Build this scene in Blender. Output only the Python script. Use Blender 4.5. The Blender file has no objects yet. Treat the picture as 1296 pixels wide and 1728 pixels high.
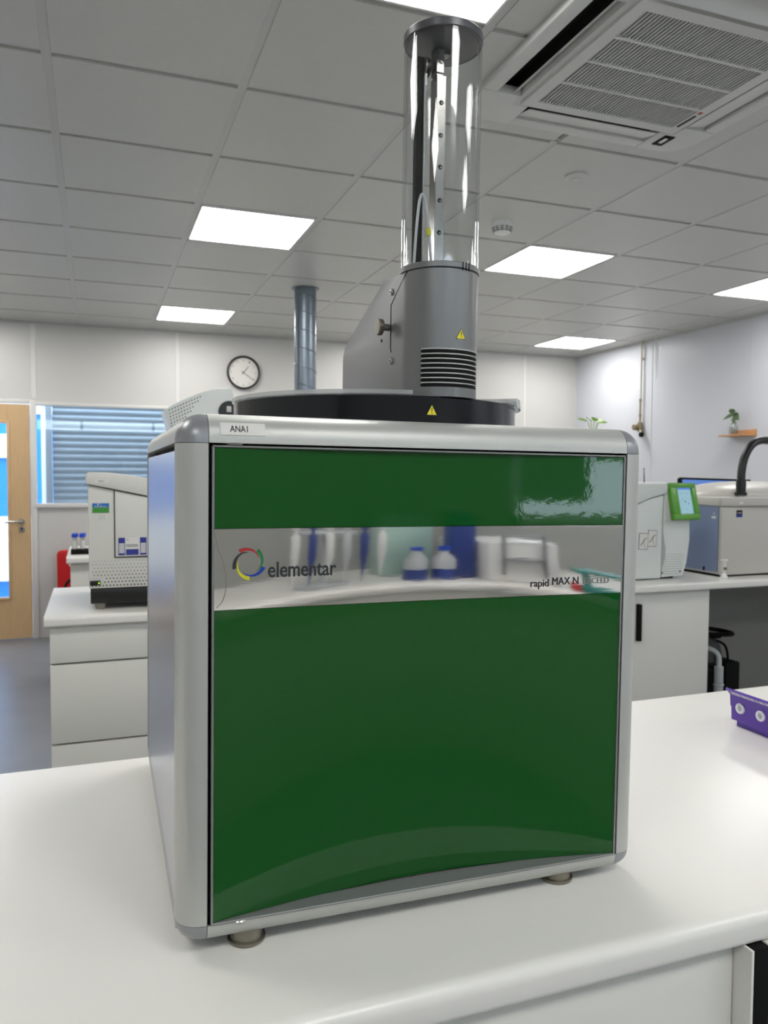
import bpy, bmesh, math, random
from mathutils import Vector, Matrix
random.seed(4)
PI = math.pi
H = 1.43                     # eye height of the camera above the floor
CEIL = H + 1.277
sc = bpy.context.scene
COL = sc.collection

# ------------------------------------------------------------------ camera
f_px, yaw, pitch, roll = 1323.8, -0.3533, -0.0484, 0.0052
cy_, sy_, cp_, sp_ = math.cos(yaw), math.sin(yaw), math.cos(pitch), math.sin(pitch)
fw = Vector((-sy_ * cp_, cy_ * cp_, sp_)); rt = Vector((cy_, sy_, 0)); up = rt.cross(fw)
r2 = rt * math.cos(roll) + up * math.sin(roll); u2 = -rt * math.sin(roll) + up * math.cos(roll)
cd = bpy.data.cameras.new('camera'); cam = bpy.data.objects.new('camera', cd); COL.objects.link(cam)
m = Matrix((r2, u2, -fw)).transposed().to_4x4(); m.translation = Vector((0, 0, H)); cam.matrix_world = m
cd.sensor_fit = 'HORIZONTAL'; cd.sensor_width = 36.0; cd.lens = 36.0 * f_px / 1296.0
cd.clip_start = 0.02; cd.clip_end = 200
cd.dof.use_dof = True; cd.dof.focus_distance = 1.0; cd.dof.aperture_fstop = 15.0
sc.camera = cam
# ------------------------------------------------------------------ world, exposure, light levels
w = bpy.data.worlds.new('daylight'); sc.world = w; w.use_nodes = True
bg = w.node_tree.nodes['Background']; bg.inputs[0].default_value = (0.80, 0.89, 1.0, 1); bg.inputs[1].default_value = 6.5
LED = 14.0
sc.view_settings.view_transform = 'Standard'; sc.view_settings.look = 'None'
sc.view_settings.exposure = 0.25; sc.view_settings.gamma = 1.0; sc.view_settings.use_curve_mapping = False

# ------------------------------------------------------------------ materials
def s2l(c): return tuple(((v / 12.92) if v <= 0.04045 else ((v + 0.055) / 1.055) ** 2.4) for v in c)
def rgb(r, g, b): return s2l((r / 255, g / 255, b / 255)) + (1,)
def mat(name, col, rough=0.5, metal=0.0, noise=0.0, nscale=8.0, bump=0.0, bscale=60.0, stretch=(1, 1, 1), spec=0.5, coat=0.0, emis=None, estr=0.0, bdist=0.002):
    m = bpy.data.materials.new(name); m.use_nodes = True; nt = m.node_tree; p = nt.nodes['Principled BSDF']
    p.inputs['Base Color'].default_value = col; p.inputs['Roughness'].default_value = rough; p.inputs['Metallic'].default_value = metal
    p.inputs['Specular IOR Level'].default_value = spec; p.inputs['Coat Weight'].default_value = coat; p.inputs['Coat Roughness'].default_value = 0.05
    if emis: p.inputs['Emission Color'].default_value = emis; p.inputs['Emission Strength'].default_value = estr
    tc = nt.nodes.new('ShaderNodeTexCoord'); mp = nt.nodes.new('ShaderNodeMapping'); mp.inputs['Scale'].default_value = stretch
    nt.links.new(tc.outputs['Object'], mp.inputs[0])
    if noise:
        n = nt.nodes.new('ShaderNodeTexNoise'); n.inputs['Scale'].default_value = nscale; n.inputs['Detail'].default_value = 5
        nt.links.new(mp.outputs[0], n.inputs['Vector'])
        mx = nt.nodes.new('ShaderNodeMix'); mx.data_type = 'RGBA'
        mx.inputs['A'].default_value = tuple(max(0, c * (1 - noise)) for c in col[:3]) + (1,)
        mx.inputs['B'].default_value = tuple(min(1, c * (1 + noise)) for c in col[:3]) + (1,)
        nt.links.new(n.outputs['Fac'], mx.inputs['Factor']); nt.links.new(mx.outputs['Result'], p.inputs['Base Color'])
    if bump:
        n = nt.nodes.new('ShaderNodeTexNoise'); n.inputs['Scale'].default_value = bscale; n.inputs['Detail'].default_value = 3
        nt.links.new(mp.outputs[0], n.inputs['Vector'])
        b = nt.nodes.new('ShaderNodeBump'); b.inputs['Strength'].default_value = bump; b.inputs['Distance'].default_value = bdist
        nt.links.new(n.outputs['Fac'], b.inputs['Height']); nt.links.new(b.outputs['Normal'], p.inputs['Normal'])
    return m
def clear(name, tint, rough=0.0, ior=1.49, haze=0.0):
    """thin clear pane or sheet: what lies behind shows through, the surface reflects by fresnel"""
    m = bpy.data.materials.new(name); m.use_nodes = True; nt = m.node_tree; nt.nodes.remove(nt.nodes['Principled BSDF'])
    out = nt.nodes['Material Output']; t = nt.nodes.new('ShaderNodeBsdfTransparent'); t.inputs[0].default_value = tint
    g = nt.nodes.new('ShaderNodeBsdfGlossy'); g.inputs['Roughness'].default_value = rough
    fr = nt.nodes.new('ShaderNodeFresnel'); 
    ge = nt.nodes.new('ShaderNodeNewGeometry'); mr = nt.nodes.new('ShaderNodeMapRange'); mr.inputs['To Min'].default_value = ior; mr.inputs['To Max'].default_value = 1 / ior
    nt.links.new(ge.outputs['Backfacing'], mr.inputs['Value']); nt.links.new(mr.outputs[0], fr.inputs[0])
    mx = nt.nodes.new('ShaderNodeMixShader'); nt.links.new(fr.outputs[0], mx.inputs[0])
    if haze:
        df = nt.nodes.new('ShaderNodeBsdfDiffuse'); df.inputs[0].default_value = (0.8, 0.81, 0.81, 1); tr = nt.nodes.new('ShaderNodeBsdfTranslucent'); tr.inputs[0].default_value = (0.8, 0.81, 0.81, 1)
        m1 = nt.nodes.new('ShaderNodeMixShader'); nt.links.new(df.outputs[0], m1.inputs[1]); nt.links.new(tr.outputs[0], m1.inputs[2])
        m2 = nt.nodes.new('ShaderNodeMixShader'); m2.inputs[0].default_value = haze; nt.links.new(t.outputs[0], m2.inputs[1]); nt.links.new(m1.outputs[0], m2.inputs[2]); t = m2
    nt.links.new(t.outputs[0], mx.inputs[1]); nt.links.new(g.outputs[0], mx.inputs[2]); nt.links.new(mx.outputs[0], out.inputs[0])
    return m
M = {}
M['wall'] = mat('white_wall_panel', rgb(200, 199, 195), 0.45, noise=0.02, nscale=2)
M['wallr'] = mat('glossy_white_wall_panel', rgb(202, 204, 210), 0.3, noise=0.02, nscale=2, spec=0.12)
M['seam'] = mat('white_joint_strip', rgb(214, 213, 209), 0.4)
M['tile'] = mat('ceiling_tile_white', rgb(196, 196, 192), 0.38, noise=0.03, nscale=30, bump=0.05, bscale=300, spec=0.4)
M['tbar'] = mat('ceiling_grid_white', rgb(190, 190, 188), 0.35)
M['floor'] = mat('grey_vinyl_floor', rgb(118, 121, 125), 0.33, noise=0.12, nscale=5, bump=0.15, bscale=9)
M['top'] = mat('white_laminate', rgb(232, 230, 224), 0.28, noise=0.012, nscale=3, bump=0.02, bscale=300)
M['cab'] = mat('pale_grey_cabinet', rgb(222, 221, 214), 0.4)
M['cabdark'] = mat('grey_back_board', rgb(150, 150, 145), 0.55)
M['black'] = mat('black_plastic', rgb(16, 16, 17), 0.35)
M['blackm'] = mat('matt_black', rgb(9, 9, 9), 0.7, spec=0.2)
M['wood'] = mat('oak_veneer', rgb(205, 172, 128), 0.42, noise=0.14, nscale=9, stretch=(14, 14, 1))
M['steel'] = mat('satin_steel', rgb(176, 173, 168), 0.28, 1.0)
M['led'] = mat('light_diffuser', rgb(250, 250, 250), 0.5, emis=(1.0, 0.985, 0.965, 1), estr=LED)
M['white'] = mat('white_plastic', rgb(232, 232, 230), 0.4)
M['acw'] = mat('air_conditioner_white', rgb(205, 205, 202), 0.4)
M['acdark'] = mat('dark_filter', rgb(34, 34, 32), 0.7)
M['alu'] = mat('satin_anodised_aluminium', rgb(186, 187, 182), 0.42, 0.35, noise=0.02, nscale=4, bump=0.03, bscale=500, stretch=(1, 1, 1))
M['cap'] = mat('grey_corner_cap', rgb(146, 148, 151), 0.34, 0.35)
M['brushed'] = mat('brushed_steel_sheet', rgb(182, 184, 190), 0.27, 0.9, noise=0.05, nscale=120, stretch=(1, 1, 0.03), bump=0.04, bscale=300)
M['green'] = mat('glossy_green_enamel', rgb(16, 80, 25), 0.035, bump=0.09, bscale=80, spec=0.42, bdist=0.0006)
M['mirror'] = mat('polished_steel_strip', rgb(216, 215, 214), 0.035, 1.0, noise=0.04, nscale=18, bump=0.05, bscale=30, stretch=(0.35, 1, 2.5), bdist=0.0006)
M['tower'] = mat('grey_powder_coat', rgb(120, 121, 121), 0.36, 0.45)
M['tray'] = mat('grey_door_tray', rgb(136, 138, 136), 0.42, 0.3)
M['ring'] = mat('glossy_black_housing', rgb(15, 19, 24), 0.12)
M['capd'] = mat('dark_grey_cap', rgb(92, 92, 95), 0.34, 0.4)
M['acryl'] = clear('clear_acrylic', (0.965, 0.972, 0.972, 1))
M['acryl2'] = clear('clear_acrylic_lid', (0.88, 0.9, 0.9, 1), 0.05, haze=0.42)
M['water'] = clear('water', (0.85, 0.88, 0.88, 1), 0.0, 1.33)
M['glass'] = clear('window_glass', (0.93, 0.96, 0.97, 1))
M['text'] = mat('dark_print', rgb(38, 40, 44), 0.5)
M['faint'] = mat('faint_grey_print', rgb(135, 138, 138), 0.5, 0.5)
M['label'] = mat('white_label', rgb(222, 220, 214), 0.5)
M['yellow'] = mat('warning_yellow', rgb(236, 218, 40), 0.5)
M['lred'] = mat('logo_red', rgb(170, 45, 42), 0.4); M['lgreen'] = mat('logo_green', rgb(20, 125, 66), 0.4)
M['lblue'] = mat('logo_blue', rgb(22, 60, 160), 0.4); M['lyel'] = mat('logo_yellow', rgb(205, 200, 35), 0.4)
M['grey'] = mat('instrument_grey', rgb(214, 213, 206), 0.4)
M['grey2'] = mat('instrument_pale_green_grey', rgb(218, 223, 220), 0.4)
M['beige'] = mat('instrument_beige_grey', rgb(196, 193, 186), 0.35)
M['bluerefl'] = mat('side_sheet_blue_reflection', rgb(132, 146, 176), 0.3, 0.3)  # the blue this side reflects is put into its base colour
M['lime'] = mat('lime_green_plastic', rgb(92, 160, 52), 0.35)
M['screen'] = mat('lit_touch_screen', rgb(20, 30, 35), 0.2, emis=rgb(150, 190, 205), estr=0.75)
M['screenb'] = mat('lit_blue_screen', rgb(20, 30, 45), 0.2, emis=rgb(90, 130, 205), estr=0.8)
M['bluelab'] = mat('blue_sticker', rgb(40, 50, 140), 0.5); M['skylab'] = mat('bright_blue_sticker', rgb(30, 110, 185), 0.5)
M['glab'] = mat('green_sticker', rgb(60, 140, 50), 0.5)
M['duct'] = mat('galvanised_duct', rgb(126, 136, 146), 0.32, 0.75, noise=0.06, nscale=6)
M['purple'] = mat('purple_plastic', rgb(88, 48, 168), 0.28, spec=0.6)
M['pgrom'] = mat('white_grommet', rgb(238, 236, 244), 0.35)
M['red'] = mat('red_plastic', rgb(200, 24, 28), 0.35)
M['bcap'] = mat('blue_screw_cap', rgb(32, 74, 190), 0.4)
M['leaf'] = mat('green_leaf', rgb(66, 92, 54), 0.45, noise=0.3, nscale=40)
M['leafl'] = mat('light_green_leaf', rgb(140, 176, 76), 0.45, noise=0.25, nscale=40)
M['swood'] = mat('pine_shelf_wood', rgb(190, 140, 92), 0.5, noise=0.12, nscale=30, stretch=(1, 8, 8))
M['shutter'] = mat('galvanised_shutter', rgb(150, 164, 178), 0.38, 0.2, noise=0.08, nscale=5)
M['outblue'] = mat('blue_outdoor_panel', rgb(40, 130, 215), 0.5)
M['outwhite'] = mat('white_outdoor_panel', rgb(245, 245, 245), 0.5)
M['ground'] = mat('pale_concrete', rgb(185, 183, 178), 0.8, noise=0.1)
M['brass'] = mat('dull_brass', rgb(150, 138, 110), 0.35, 0.8)
M['pipe'] = mat('cream_painted_pipe', rgb(206, 202, 190), 0.4)
M['teal'] = mat('teal_plastic', rgb(20, 130, 120), 0.4)
M['dkblue'] = mat('deep_blue_plastic', rgb(40, 62, 135), 0.4)
M['tubec'] = mat('translucent_tube_white', rgb(190, 194, 196), 0.3)
M['railm'] = mat('rail_steel', rgb(150, 148, 144), 0.2, 1.0)
M['knob'] = mat('knurled_nickel', rgb(140, 134, 122), 0.35, 0.8)

# ------------------------------------------------------------------ geometry collector
class G:
    def __init__(s): s.v = []; s.f = []; s.mi = []; s.m = 0
    def add(s, vs, fs):
        o = len(s.v); s.v += [tuple(v) for v in vs]
        for f in fs: s.f.append([o + i for i in f]); s.mi.append(s.m)
        return s
    def bm(s, b):
        b.verts.index_update(); s.add([v.co[:] for v in b.verts], [[v.index for v in f.verts] for f in b.faces]); b.free(); return s
    def box(s, x0, x1, y0, y1, z0, z1, bev=0.0, seg=2, M4=None):
        b = bmesh.new(); bmesh.ops.create_cube(b, size=1)
        for v in b.verts: v.co = Vector(((x0 + x1) / 2 + v.co.x * (x1 - x0), (y0 + y1) / 2 + v.co.y * (y1 - y0), (z0 + z1) / 2 + v.co.z * (z1 - z0)))
        if bev: bmesh.ops.bevel(b, geom=b.edges[:], offset=bev, segments=seg, affect='EDGES', profile=0.5)
        if M4: bmesh.ops.transform(b, matrix=M4, verts=b.verts)
        return s.bm(b)
    def prism(s, poly, axis, a0, a1, bev=0.0, seg=2):
        """poly in the two other axes (x: y,z; y: x,z; z: x,y)"""
        def P(p, a): return {'x': (a, p[0], p[1]), 'y': (p[0], a, p[1]), 'z': (p[0], p[1], a)}[axis]
        n = len(poly); b = bmesh.new()
        A = [b.verts.new(P(p, a0)) for p in poly]; B = [b.verts.new(P(p, a1)) for p in poly]
        b.faces.new(A[::-1]); b.faces.new(B)
        for i in range(n): b.faces.new((A[i], A[(i + 1) % n], B[(i + 1) % n], B[i]))
        bmesh.ops.recalc_face_normals(b, faces=b.faces)
        if bev: bmesh.ops.bevel(b, geom=[e for e in b.edges if e.calc_face_angle(0) > 0.5], offset=bev, segments=seg, affect='EDGES', profile=0.5)
        return s.bm(b)
    def lathe(s, prof, c=(0, 0, 0), axis='z', seg=32, a0=0.0, a1=2 * PI, cap=True):
        """prof: list of (r, h)"""
        full = abs(a1 - a0 - 2 * PI) < 1e-6; n = seg if full else seg + 1; vs = []; fs = []
        for r, h in prof:
            for k in range(n):
                a = a0 + (a1 - a0) * k / seg; p = (r * math.cos(a), r * math.sin(a), h)
                if axis == 'y': p = (p[0], p[2], p[1])
                if axis == 'x': p = (p[2], p[0], p[1])
                vs.append((c[0] + p[0], c[1] + p[1], c[2] + p[2]))
        for i in range(len(prof) - 1):
            for k in range(seg):
                k2 = (k + 1) % n
                fs.append((i * n + k, i * n + k2, (i + 1) * n + k2, (i + 1) * n + k))
        if full and cap and prof[0] != prof[-1]:
            if prof[0][0] > 1e-6: fs.append(tuple(range(n))[::-1])
            if prof[-1][0] > 1e-6: fs.append(tuple((len(prof) - 1) * n + k for k in range(n)))
        return s.add(vs, fs)
    def cyl(s, c, r, h, axis='z', seg=28, bev=0.0):
        if bev: return s.lathe([(r - bev, 0), (r, bev), (r, h - bev), (r - bev, h)], c, axis, seg)
        return s.lathe([(r, 0), (r, h)], c, axis, seg)
    def tube(s, pts, r, seg=10, cap=True):
        pts = [Vector(p) for p in pts]; vs = []; fs = []; n = len(pts); ref = None
        for i, p in enumerate(pts):
            t = (pts[min(i + 1, n - 1)] - pts[max(i - 1, 0)]).normalized()
            if ref is None: ref = t.orthogonal().normalized()
            ref = (ref - t * ref.dot(t)).normalized(); b = t.cross(ref); rr = r[i] if isinstance(r, (list, tuple)) else r
            for k in range(seg):
                a = 2 * PI * k / seg; vs.append(p + (ref * math.cos(a) + b * math.sin(a)) * rr)
        for i in range(n - 1):
            for k in range(seg):
                fs.append((i * seg + k, i * seg + (k + 1) % seg, (i + 1) * seg + (k + 1) % seg, (i + 1) * seg + k))
        if cap: fs.append(tuple(range(seg))[::-1]); fs.append(tuple((n - 1) * seg + k for k in range(seg)))
        return s.add(vs, fs)
    def out(s, name, ms, parent=None, ang=35):
        me = bpy.data.meshes.new(name); off = Vector((0, 0, 0)); q = parent
        while q is not None:
            if not q.get('local'): off += Vector(q.location)
            q = q.parent
        me.from_pydata([Vector(v) - off for v in s.v], [], s.f)
        for mm in (ms if isinstance(ms, list) else [ms]): me.materials.append(M[mm] if isinstance(mm, str) else mm)
        for p, i in zip(me.polygons, s.mi): p.material_index = i
        b = bmesh.new(); b.from_mesh(me); bmesh.ops.recalc_face_normals(b, faces=b.faces); b.to_mesh(me); b.free()
        me.polygons.foreach_set('use_smooth', [True] * len(me.polygons)); me.set_sharp_from_angle(angle=math.radians(ang))
        o = bpy.data.objects.new(name, me); COL.objects.link(o)
        if parent is not None: o.parent = parent
        return o
def spline(pts, n=8):
    pts = [Vector(p) for p in pts]; o = []
    for i in range(len(pts) - 1):
        p0, p1, p2, p3 = pts[max(i - 1, 0)], pts[i], pts[i + 1], pts[min(i + 2, len(pts) - 1)]
        for k in range(n):
            t = k / n; o.append(0.5 * ((2 * p1) + (-p0 + p2) * t + (2 * p0 - 5 * p1 + 4 * p2 - p3) * t * t + (-p0 + 3 * p1 - 3 * p2 + p3) * t ** 3))
    return o + [pts[-1]]
def thing(name, label, cat, loc=(0, 0, 0), group=None):
    o = bpy.data.objects.new(name, None); COL.objects.link(o); o.location = loc; o.empty_display_size = 0.05
    o['label'] = label; o['category'] = cat
    if group: o['group'] = group
    return o
def tag(o, label, cat, group=None, kind=None):
    o['label'] = label; o['category'] = cat
    if group: o['group'] = group
    if kind: o['kind'] = kind
    return o
def struct(g, name, ms, parent=None):
    o = g.out(name, ms, parent)
    if parent is None: o['kind'] = 'structure'
    return o
def text_g(body, width, height_ref=None, bold=0.0, th=0.0004):
    """letters as a mesh in x (0..width), y up; returns verts, faces"""
    cu = bpy.data.curves.new('letters', 'FONT'); cu.body = body; cu.size = 1; cu.extrude = 0.02; cu.offset = bold; cu.resolution_u = 3
    ob = bpy.data.objects.new('letters', cu); COL.objects.link(ob)
    dg = bpy.context.evaluated_depsgraph_get(); me = bpy.data.meshes.new_from_object(ob.evaluated_get(dg))
    vs = [v.co.copy() for v in me.vertices]; fs = [list(p.vertices) for p in me.polygons]
    x0 = min(v.x for v in vs); x1 = max(v.x for v in vs); y1 = max(v.y for v in vs)
    sx = width / (x1 - x0); syy = sx if height_ref is None else height_ref / y1
    vs = [Vector(((v.x - x0) * sx, v.y * syy, v.z / 0.02 * th)) for v in vs]
    bpy.data.objects.remove(ob); bpy.data.curves.remove(cu); bpy.data.meshes.remove(me)
    return vs, fs
def put_text(g, body, org, right, upv, width, height=None, bold=0.0, fn=None):
    vs, fs = text_g(body, width, height, bold); R = Vector(right).normalized(); U = Vector(upv).normalized(); N = R.cross(U)
    pts = [Vector(org) + R * v.x + U * v.y + N * v.z for v in vs]
    if fn: pts = [fn(v) for v in vs]
    g.add(pts, fs)

# ================================================================== ROOM SHELL
XL, XR, YB, YF = -2.6, 4.935, -1.75, 7.34
g = G(); g.box(XL - .1, XR + .1, YB - .1, YF + .12, -0.1, 0.0); struct(g, 'floor', 'floor')
# ceiling: lay-in tiles hung just under a grid of bars
gx0, gy0 = -0.124, 2.666
LIGHTS = [(1, -2), (1, 2), (1, 6), (4, 2), (4, 6), (7, 2), (7, 6), (4, -6), (1, -6), (-2, -2), (-2, 2), (7, -2), (-2, 6), (7, -6), (-2, -6)]
AC = [(2, -2), (3, -2), (2, -1), (3, -1)]
g = G(); gap = 0.013
for i in range(-5, 9):
    for j in range(-8, 8):
        x0, x1 = max(gx0 + .6 * i + gap, XL), min(gx0 + .6 * (i + 1) - gap, XR)
        y0, y1 = max(gy0 + .6 * j + gap, YB), min(gy0 + .6 * (j + 1) - gap, YF)
        if x1 - x0 < .02 or y1 - y0 < .02 or (i, j) in LIGHTS: continue
        if (i, j) in AC:
            cx, cyy = gx0 + 1.8 + .0, gy0 - .6
            cx = gx0 + .6 * 3; xi, yi = .44, .44
            ox0, ox1 = (x0, cx - xi) if i == 2 else (cx + xi, x1)
            g.box(ox0, ox1, y0, y1, CEIL, CEIL + .015)
            oy0, oy1 = (y0, cyy - yi) if j == -2 else (cyy + yi, y1)
            g.box(max(x0, cx - xi), min(x1, cx + xi), oy0, oy1, CEIL, CEIL + .015); continue
        g.box(x0, x1, y0, y1, CEIL, CEIL + .016, 0.0015, 1)
g.m = 1
for i in range(-4, 10):
    x = gx0 + .6 * i
    if XL < x < XR:
        if i == 3: g.box(x - .016, x + .016, YB, gy0 - 1.2, CEIL + .003, CEIL + .03); g.box(x - .016, x + .016, gy0, YF, CEIL + .003, CEIL + .03)
        else: g.box(x - .016, x + .016, YB, YF, CEIL + .003, CEIL + .03)
for j in range(-8, 9):
    y = gy0 + .6 * j
    if YB < y < YF:
        if j == -1: g.box(XL, gx0 + 1.34, y - .016, y + .016, CEIL + .009, CEIL + .03); g.box(gx0 + 2.26, XR, y - .016, y + .016, CEIL + .009, CEIL + .03)
        else: g.box(XL, XR, y - .016, y + .016, CEIL + .009, CEIL + .03)
g.m = 0
g.box(XL - .1, XR + .1, YB - .1, YF + .12, CEIL + .35, CEIL + .45)
struct(g, 'ceiling', ['tile', 'tbar'])

# far wall with door and window openings
DX0, DX1, DZ = -1.45, -0.515, 2.005
WX0, WX1, WZ0, WZ1 = -0.468, 0.68, H - .272, H + .575
TOPZ = CEIL + .35
g = G(); T = .12
g.box(XL - .1, DX0 - .05, YF, YF + T, 0, TOPZ); g.box(DX0 - .05, DX1 + .012, YF, YF + T, DZ + .012, TOPZ)
g.box(DX1 + .012, WX0, YF, YF + T, 0, TOPZ); g.box(WX0, WX1, YF, YF + T, 0, WZ0); g.box(WX0, WX1, YF, YF + T, WZ1, TOPZ)
g.box(WX1, XR + .1, YF, YF + T, 0, TOPZ)
struct(g, 'wall_back', 'wall')
g = G(); g.box(XR, XR + .12, YB, YF, 0, TOPZ); struct(g, 'wall_right', 'wallr')
g = G(); g.box(XL - .12, XL, YB, YF, 0, TOPZ); struct(g, 'wall_left', 'wall')
BX0, BX1, BZ0, BZ1 = 1.75, 3.1, 1.17, 1.62
CX0, CX1, CZ0, CZ1 = -1.6, 3.8, 2.22, 2.48
g = G(); g.box(XL - .1, BX0, YB - T, YB, 0, CZ0); g.box(BX1, XR + .1, YB - T, YB, 0, CZ0)
g.box(BX0, BX1, YB - T, YB, 0, BZ0); g.box(BX0, BX1, YB - T, YB, BZ1, CZ0)
g.box(XL - .1, CX0, YB - T, YB, CZ0, CZ1); g.box(CX1, XR + .1, YB - T, YB, CZ0, CZ1); g.box(XL - .1, XR + .1, YB - T, YB, CZ1, TOPZ)
struct(g, 'wall_front', mat('mid_grey_wall', rgb(150, 151, 148), 0.5, noise=0.1, nscale=1.5))
# joint strips on the panels
n = 0
for x in (-1.668, 0.712, 1.902, 3.095, 4.288):
    n += 1; g = G(); z0 = 0 if x > .8 else (WZ1 + .05 if x > 0 else 0)
    g.box(x - .014, x + .014, YF - .004, YF, z0, CEIL, .0015, 1); struct(g, 'trim_%d' % n, 'seam')
for y in (6.11, 4.915, 3.72, 2.52, 1.32):
    n += 1; g = G(); g.box(XR - .004, XR, y - .012, y + .012, 0, CEIL, .0015, 1); struct(g, 'trim_%d' % n, 'wallr')
n += 1; g = G(); g.box(-.497, -.457, YF - .005, YF, DZ + .05, CEIL, .0015, 1); struct(g, 'trim_%d' % n, 'seam')
n += 1; g = G(); g.box(XL, XR, YF - .014, YF, CEIL - .018, CEIL); g.box(XR - .014, XR, YB, YF - .014, CEIL - .018, CEIL); struct(g, 'trim_%d' % n, 'tbar')

# window_1 in the far wall (frame and pane)
g = G()
a = .022
g.box(WX0 - .03, WX1 + .03, YF - .018, YF + .02, WZ1 - .004, WZ1 + .022, .003); g.box(WX0 - .03, WX1 + .03, YF - .022, YF + .02, WZ0 - .034, WZ0 + .004, .003)
g.box(WX0 - .03, WX0 + .005, YF - .018, YF + .02, WZ0, WZ1, .003); g.box(WX1 - .005, WX1 + .03, YF - .018, YF + .02, WZ0, WZ1, .003)
wf = struct(g, 'window_1', 'seam')
g = G(); g.box(WX0, WX1, YF + .05, YF + .056, WZ0, WZ1); g.out('window_pane', 'glass', wf)
# window_2 behind the camera
g = G()
for (x0, x1, z0, z1) in ((BX0, BX1, BZ0, BZ0 + .05), (BX0, BX1, BZ1 - .05, BZ1), (BX0, BX0 + .05, BZ0, BZ1), (BX1 - .05, BX1, BZ0, BZ1), (2.42, 2.47, BZ0, BZ1)):
    g.box(x0, x1, YB - .07, YB - .02, z0, z1, .004)
wf = struct(g, 'window_2', 'white')
g = G(); g.box(BX0 + .04, BX1 - .04, YB - .05, YB - .045, BZ0 + .04, BZ1 - .04); g.out('window_pane', 'glass', wf)

g = G()  # unseen high strip window, added to bring more daylight onto the foreground
for (x0, x1, z0, z1) in [(CX0, CX1, CZ0, CZ0 + .04), (CX0, CX1, CZ1 - .04, CZ1)] + [(x, x + .05, CZ0 + .04, CZ1 - .04) for x in (CX0, -.25, 1.1, 2.45, CX1 - .05)]:
    g.box(x0, x1, YB - .07, YB - .02, z0, z1, .004)
wf = struct(g, 'added_light_window', 'white')
g = G(); g.box(CX0 + .03, CX1 - .03, YB - .05, YB - .045, CZ0 + .03, CZ1 - .03); g.out('window_pane', 'glass', wf)
for (nm, x0, x1, z0, lb) in (('left', BX0 + .03, 2.07, BZ0 + .13, 'unseen pale blind added over the left part of the window behind the camera to dim its reflection'), ('right', 2.09, BX1 - .03, BZ0 + .33, 'unseen pale blind added half over the right part of the window behind the camera to dim its reflection')):  # blinds added out of view to cut the window's reflection in the green door
    t = thing('added_blind', lb, 'blind', ((x0 + x1) / 2, YB - .0, BZ1))
    g = G(); g.box(x0, x1, YB + .012, YB + .014, z0, BZ1 + .03); g.out('blind_fabric', mat('blind_fabric_' + nm, rgb(150, 156, 158), .8), t)
    g = G(); g.tube([(x0, YB + .022, BZ1 + .04), (x1, YB + .022, BZ1 + .04)], .02, 14); g.out('blind_roll', 'white', t)
    g = G(); g.box(x0, x1, YB + .008, YB + .018, z0 - .015, z0, .002); g.out('bottom_bar', 'white', t)

# door_1: oak veneered door with a tall glazed panel, pale frame
g = G(); GX0, GX1, GZ0, GZ1 = -1.275, -.690, H - 1.068, H + .412
y0, y1 = YF - .012, YF + .032
g.box(DX0, GX0, y0, y1, .006, DZ, .002, 1); g.box(GX1, DX1, y0, y1, .006, DZ, .002, 1)
g.box(GX0, GX1, y0, y1, .006, GZ0); g.box(GX0, GX1, y0, y1, GZ1, DZ)
dr = struct(g, 'door_1', 'wood')
g = G(); b_ = .02
g.box(GX0 - b_, GX0 + .004, y0 - .01, y0 + .002, GZ0 - b_, GZ1 + b_, .003); g.box(GX1 - .004, GX1 + b_, y0 - .01, y0 + .002, GZ0 - b_, GZ1 + b_, .003)
g.box(GX0, GX1, y0 - .01, y0 + .002, GZ0 - b_, GZ0 + .004, .003); g.box(GX0, GX1, y0 - .01, y0 + .002, GZ1 - .004, GZ1 + b_, .003)
g.out('glazing_bead', 'wood', dr)
g = G(); g.box(GX0, GX1, YF + .006, YF + .012, GZ0, GZ1); g.out('glass_panel', 'glass', dr)
g = G(); hz = H - .42; g.cyl((-.587, y0 - .010, hz), .026, .010, 'y', 24, .002); g.cyl((-.587, y0 - .055, hz), .010, .05, 'y', 16)
g.tube(spline([(-.587, y0 - .052, hz), (-.61, y0 - .056, hz), (-.66, y0 - .056, hz), (-.712, y0 - .052, hz - .003)]), .0095, 12)
g.out('door_handle', 'steel', dr)
g = G(); g.cyl((-.587, y0 - .009, hz - .066), .026, .009, 'y', 24, .002); g.m = 1; g.cyl((-.587, y0 - .0105, hz - .06), .008, .003, 'y', 12); g.box(-.590, -.584, y0 - .0105, y0 - .008, hz - .082, hz - .06)
g.out('lock_escutcheon', ['steel', 'blackm'], dr)
g = G(); g.box(DX1 + .004, DX1 + .05, YF - .02, YF - .0, 0, DZ + .04, .003); g.box(DX0 - .05, DX0 - .004, YF - .02, YF, 0, DZ + .04, .003); g.box(DX0 - .004, DX1 + .004, YF - .02, YF, DZ + .006, DZ + .04, .003)
struct(g, 'trim_14', 'seam')

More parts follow.
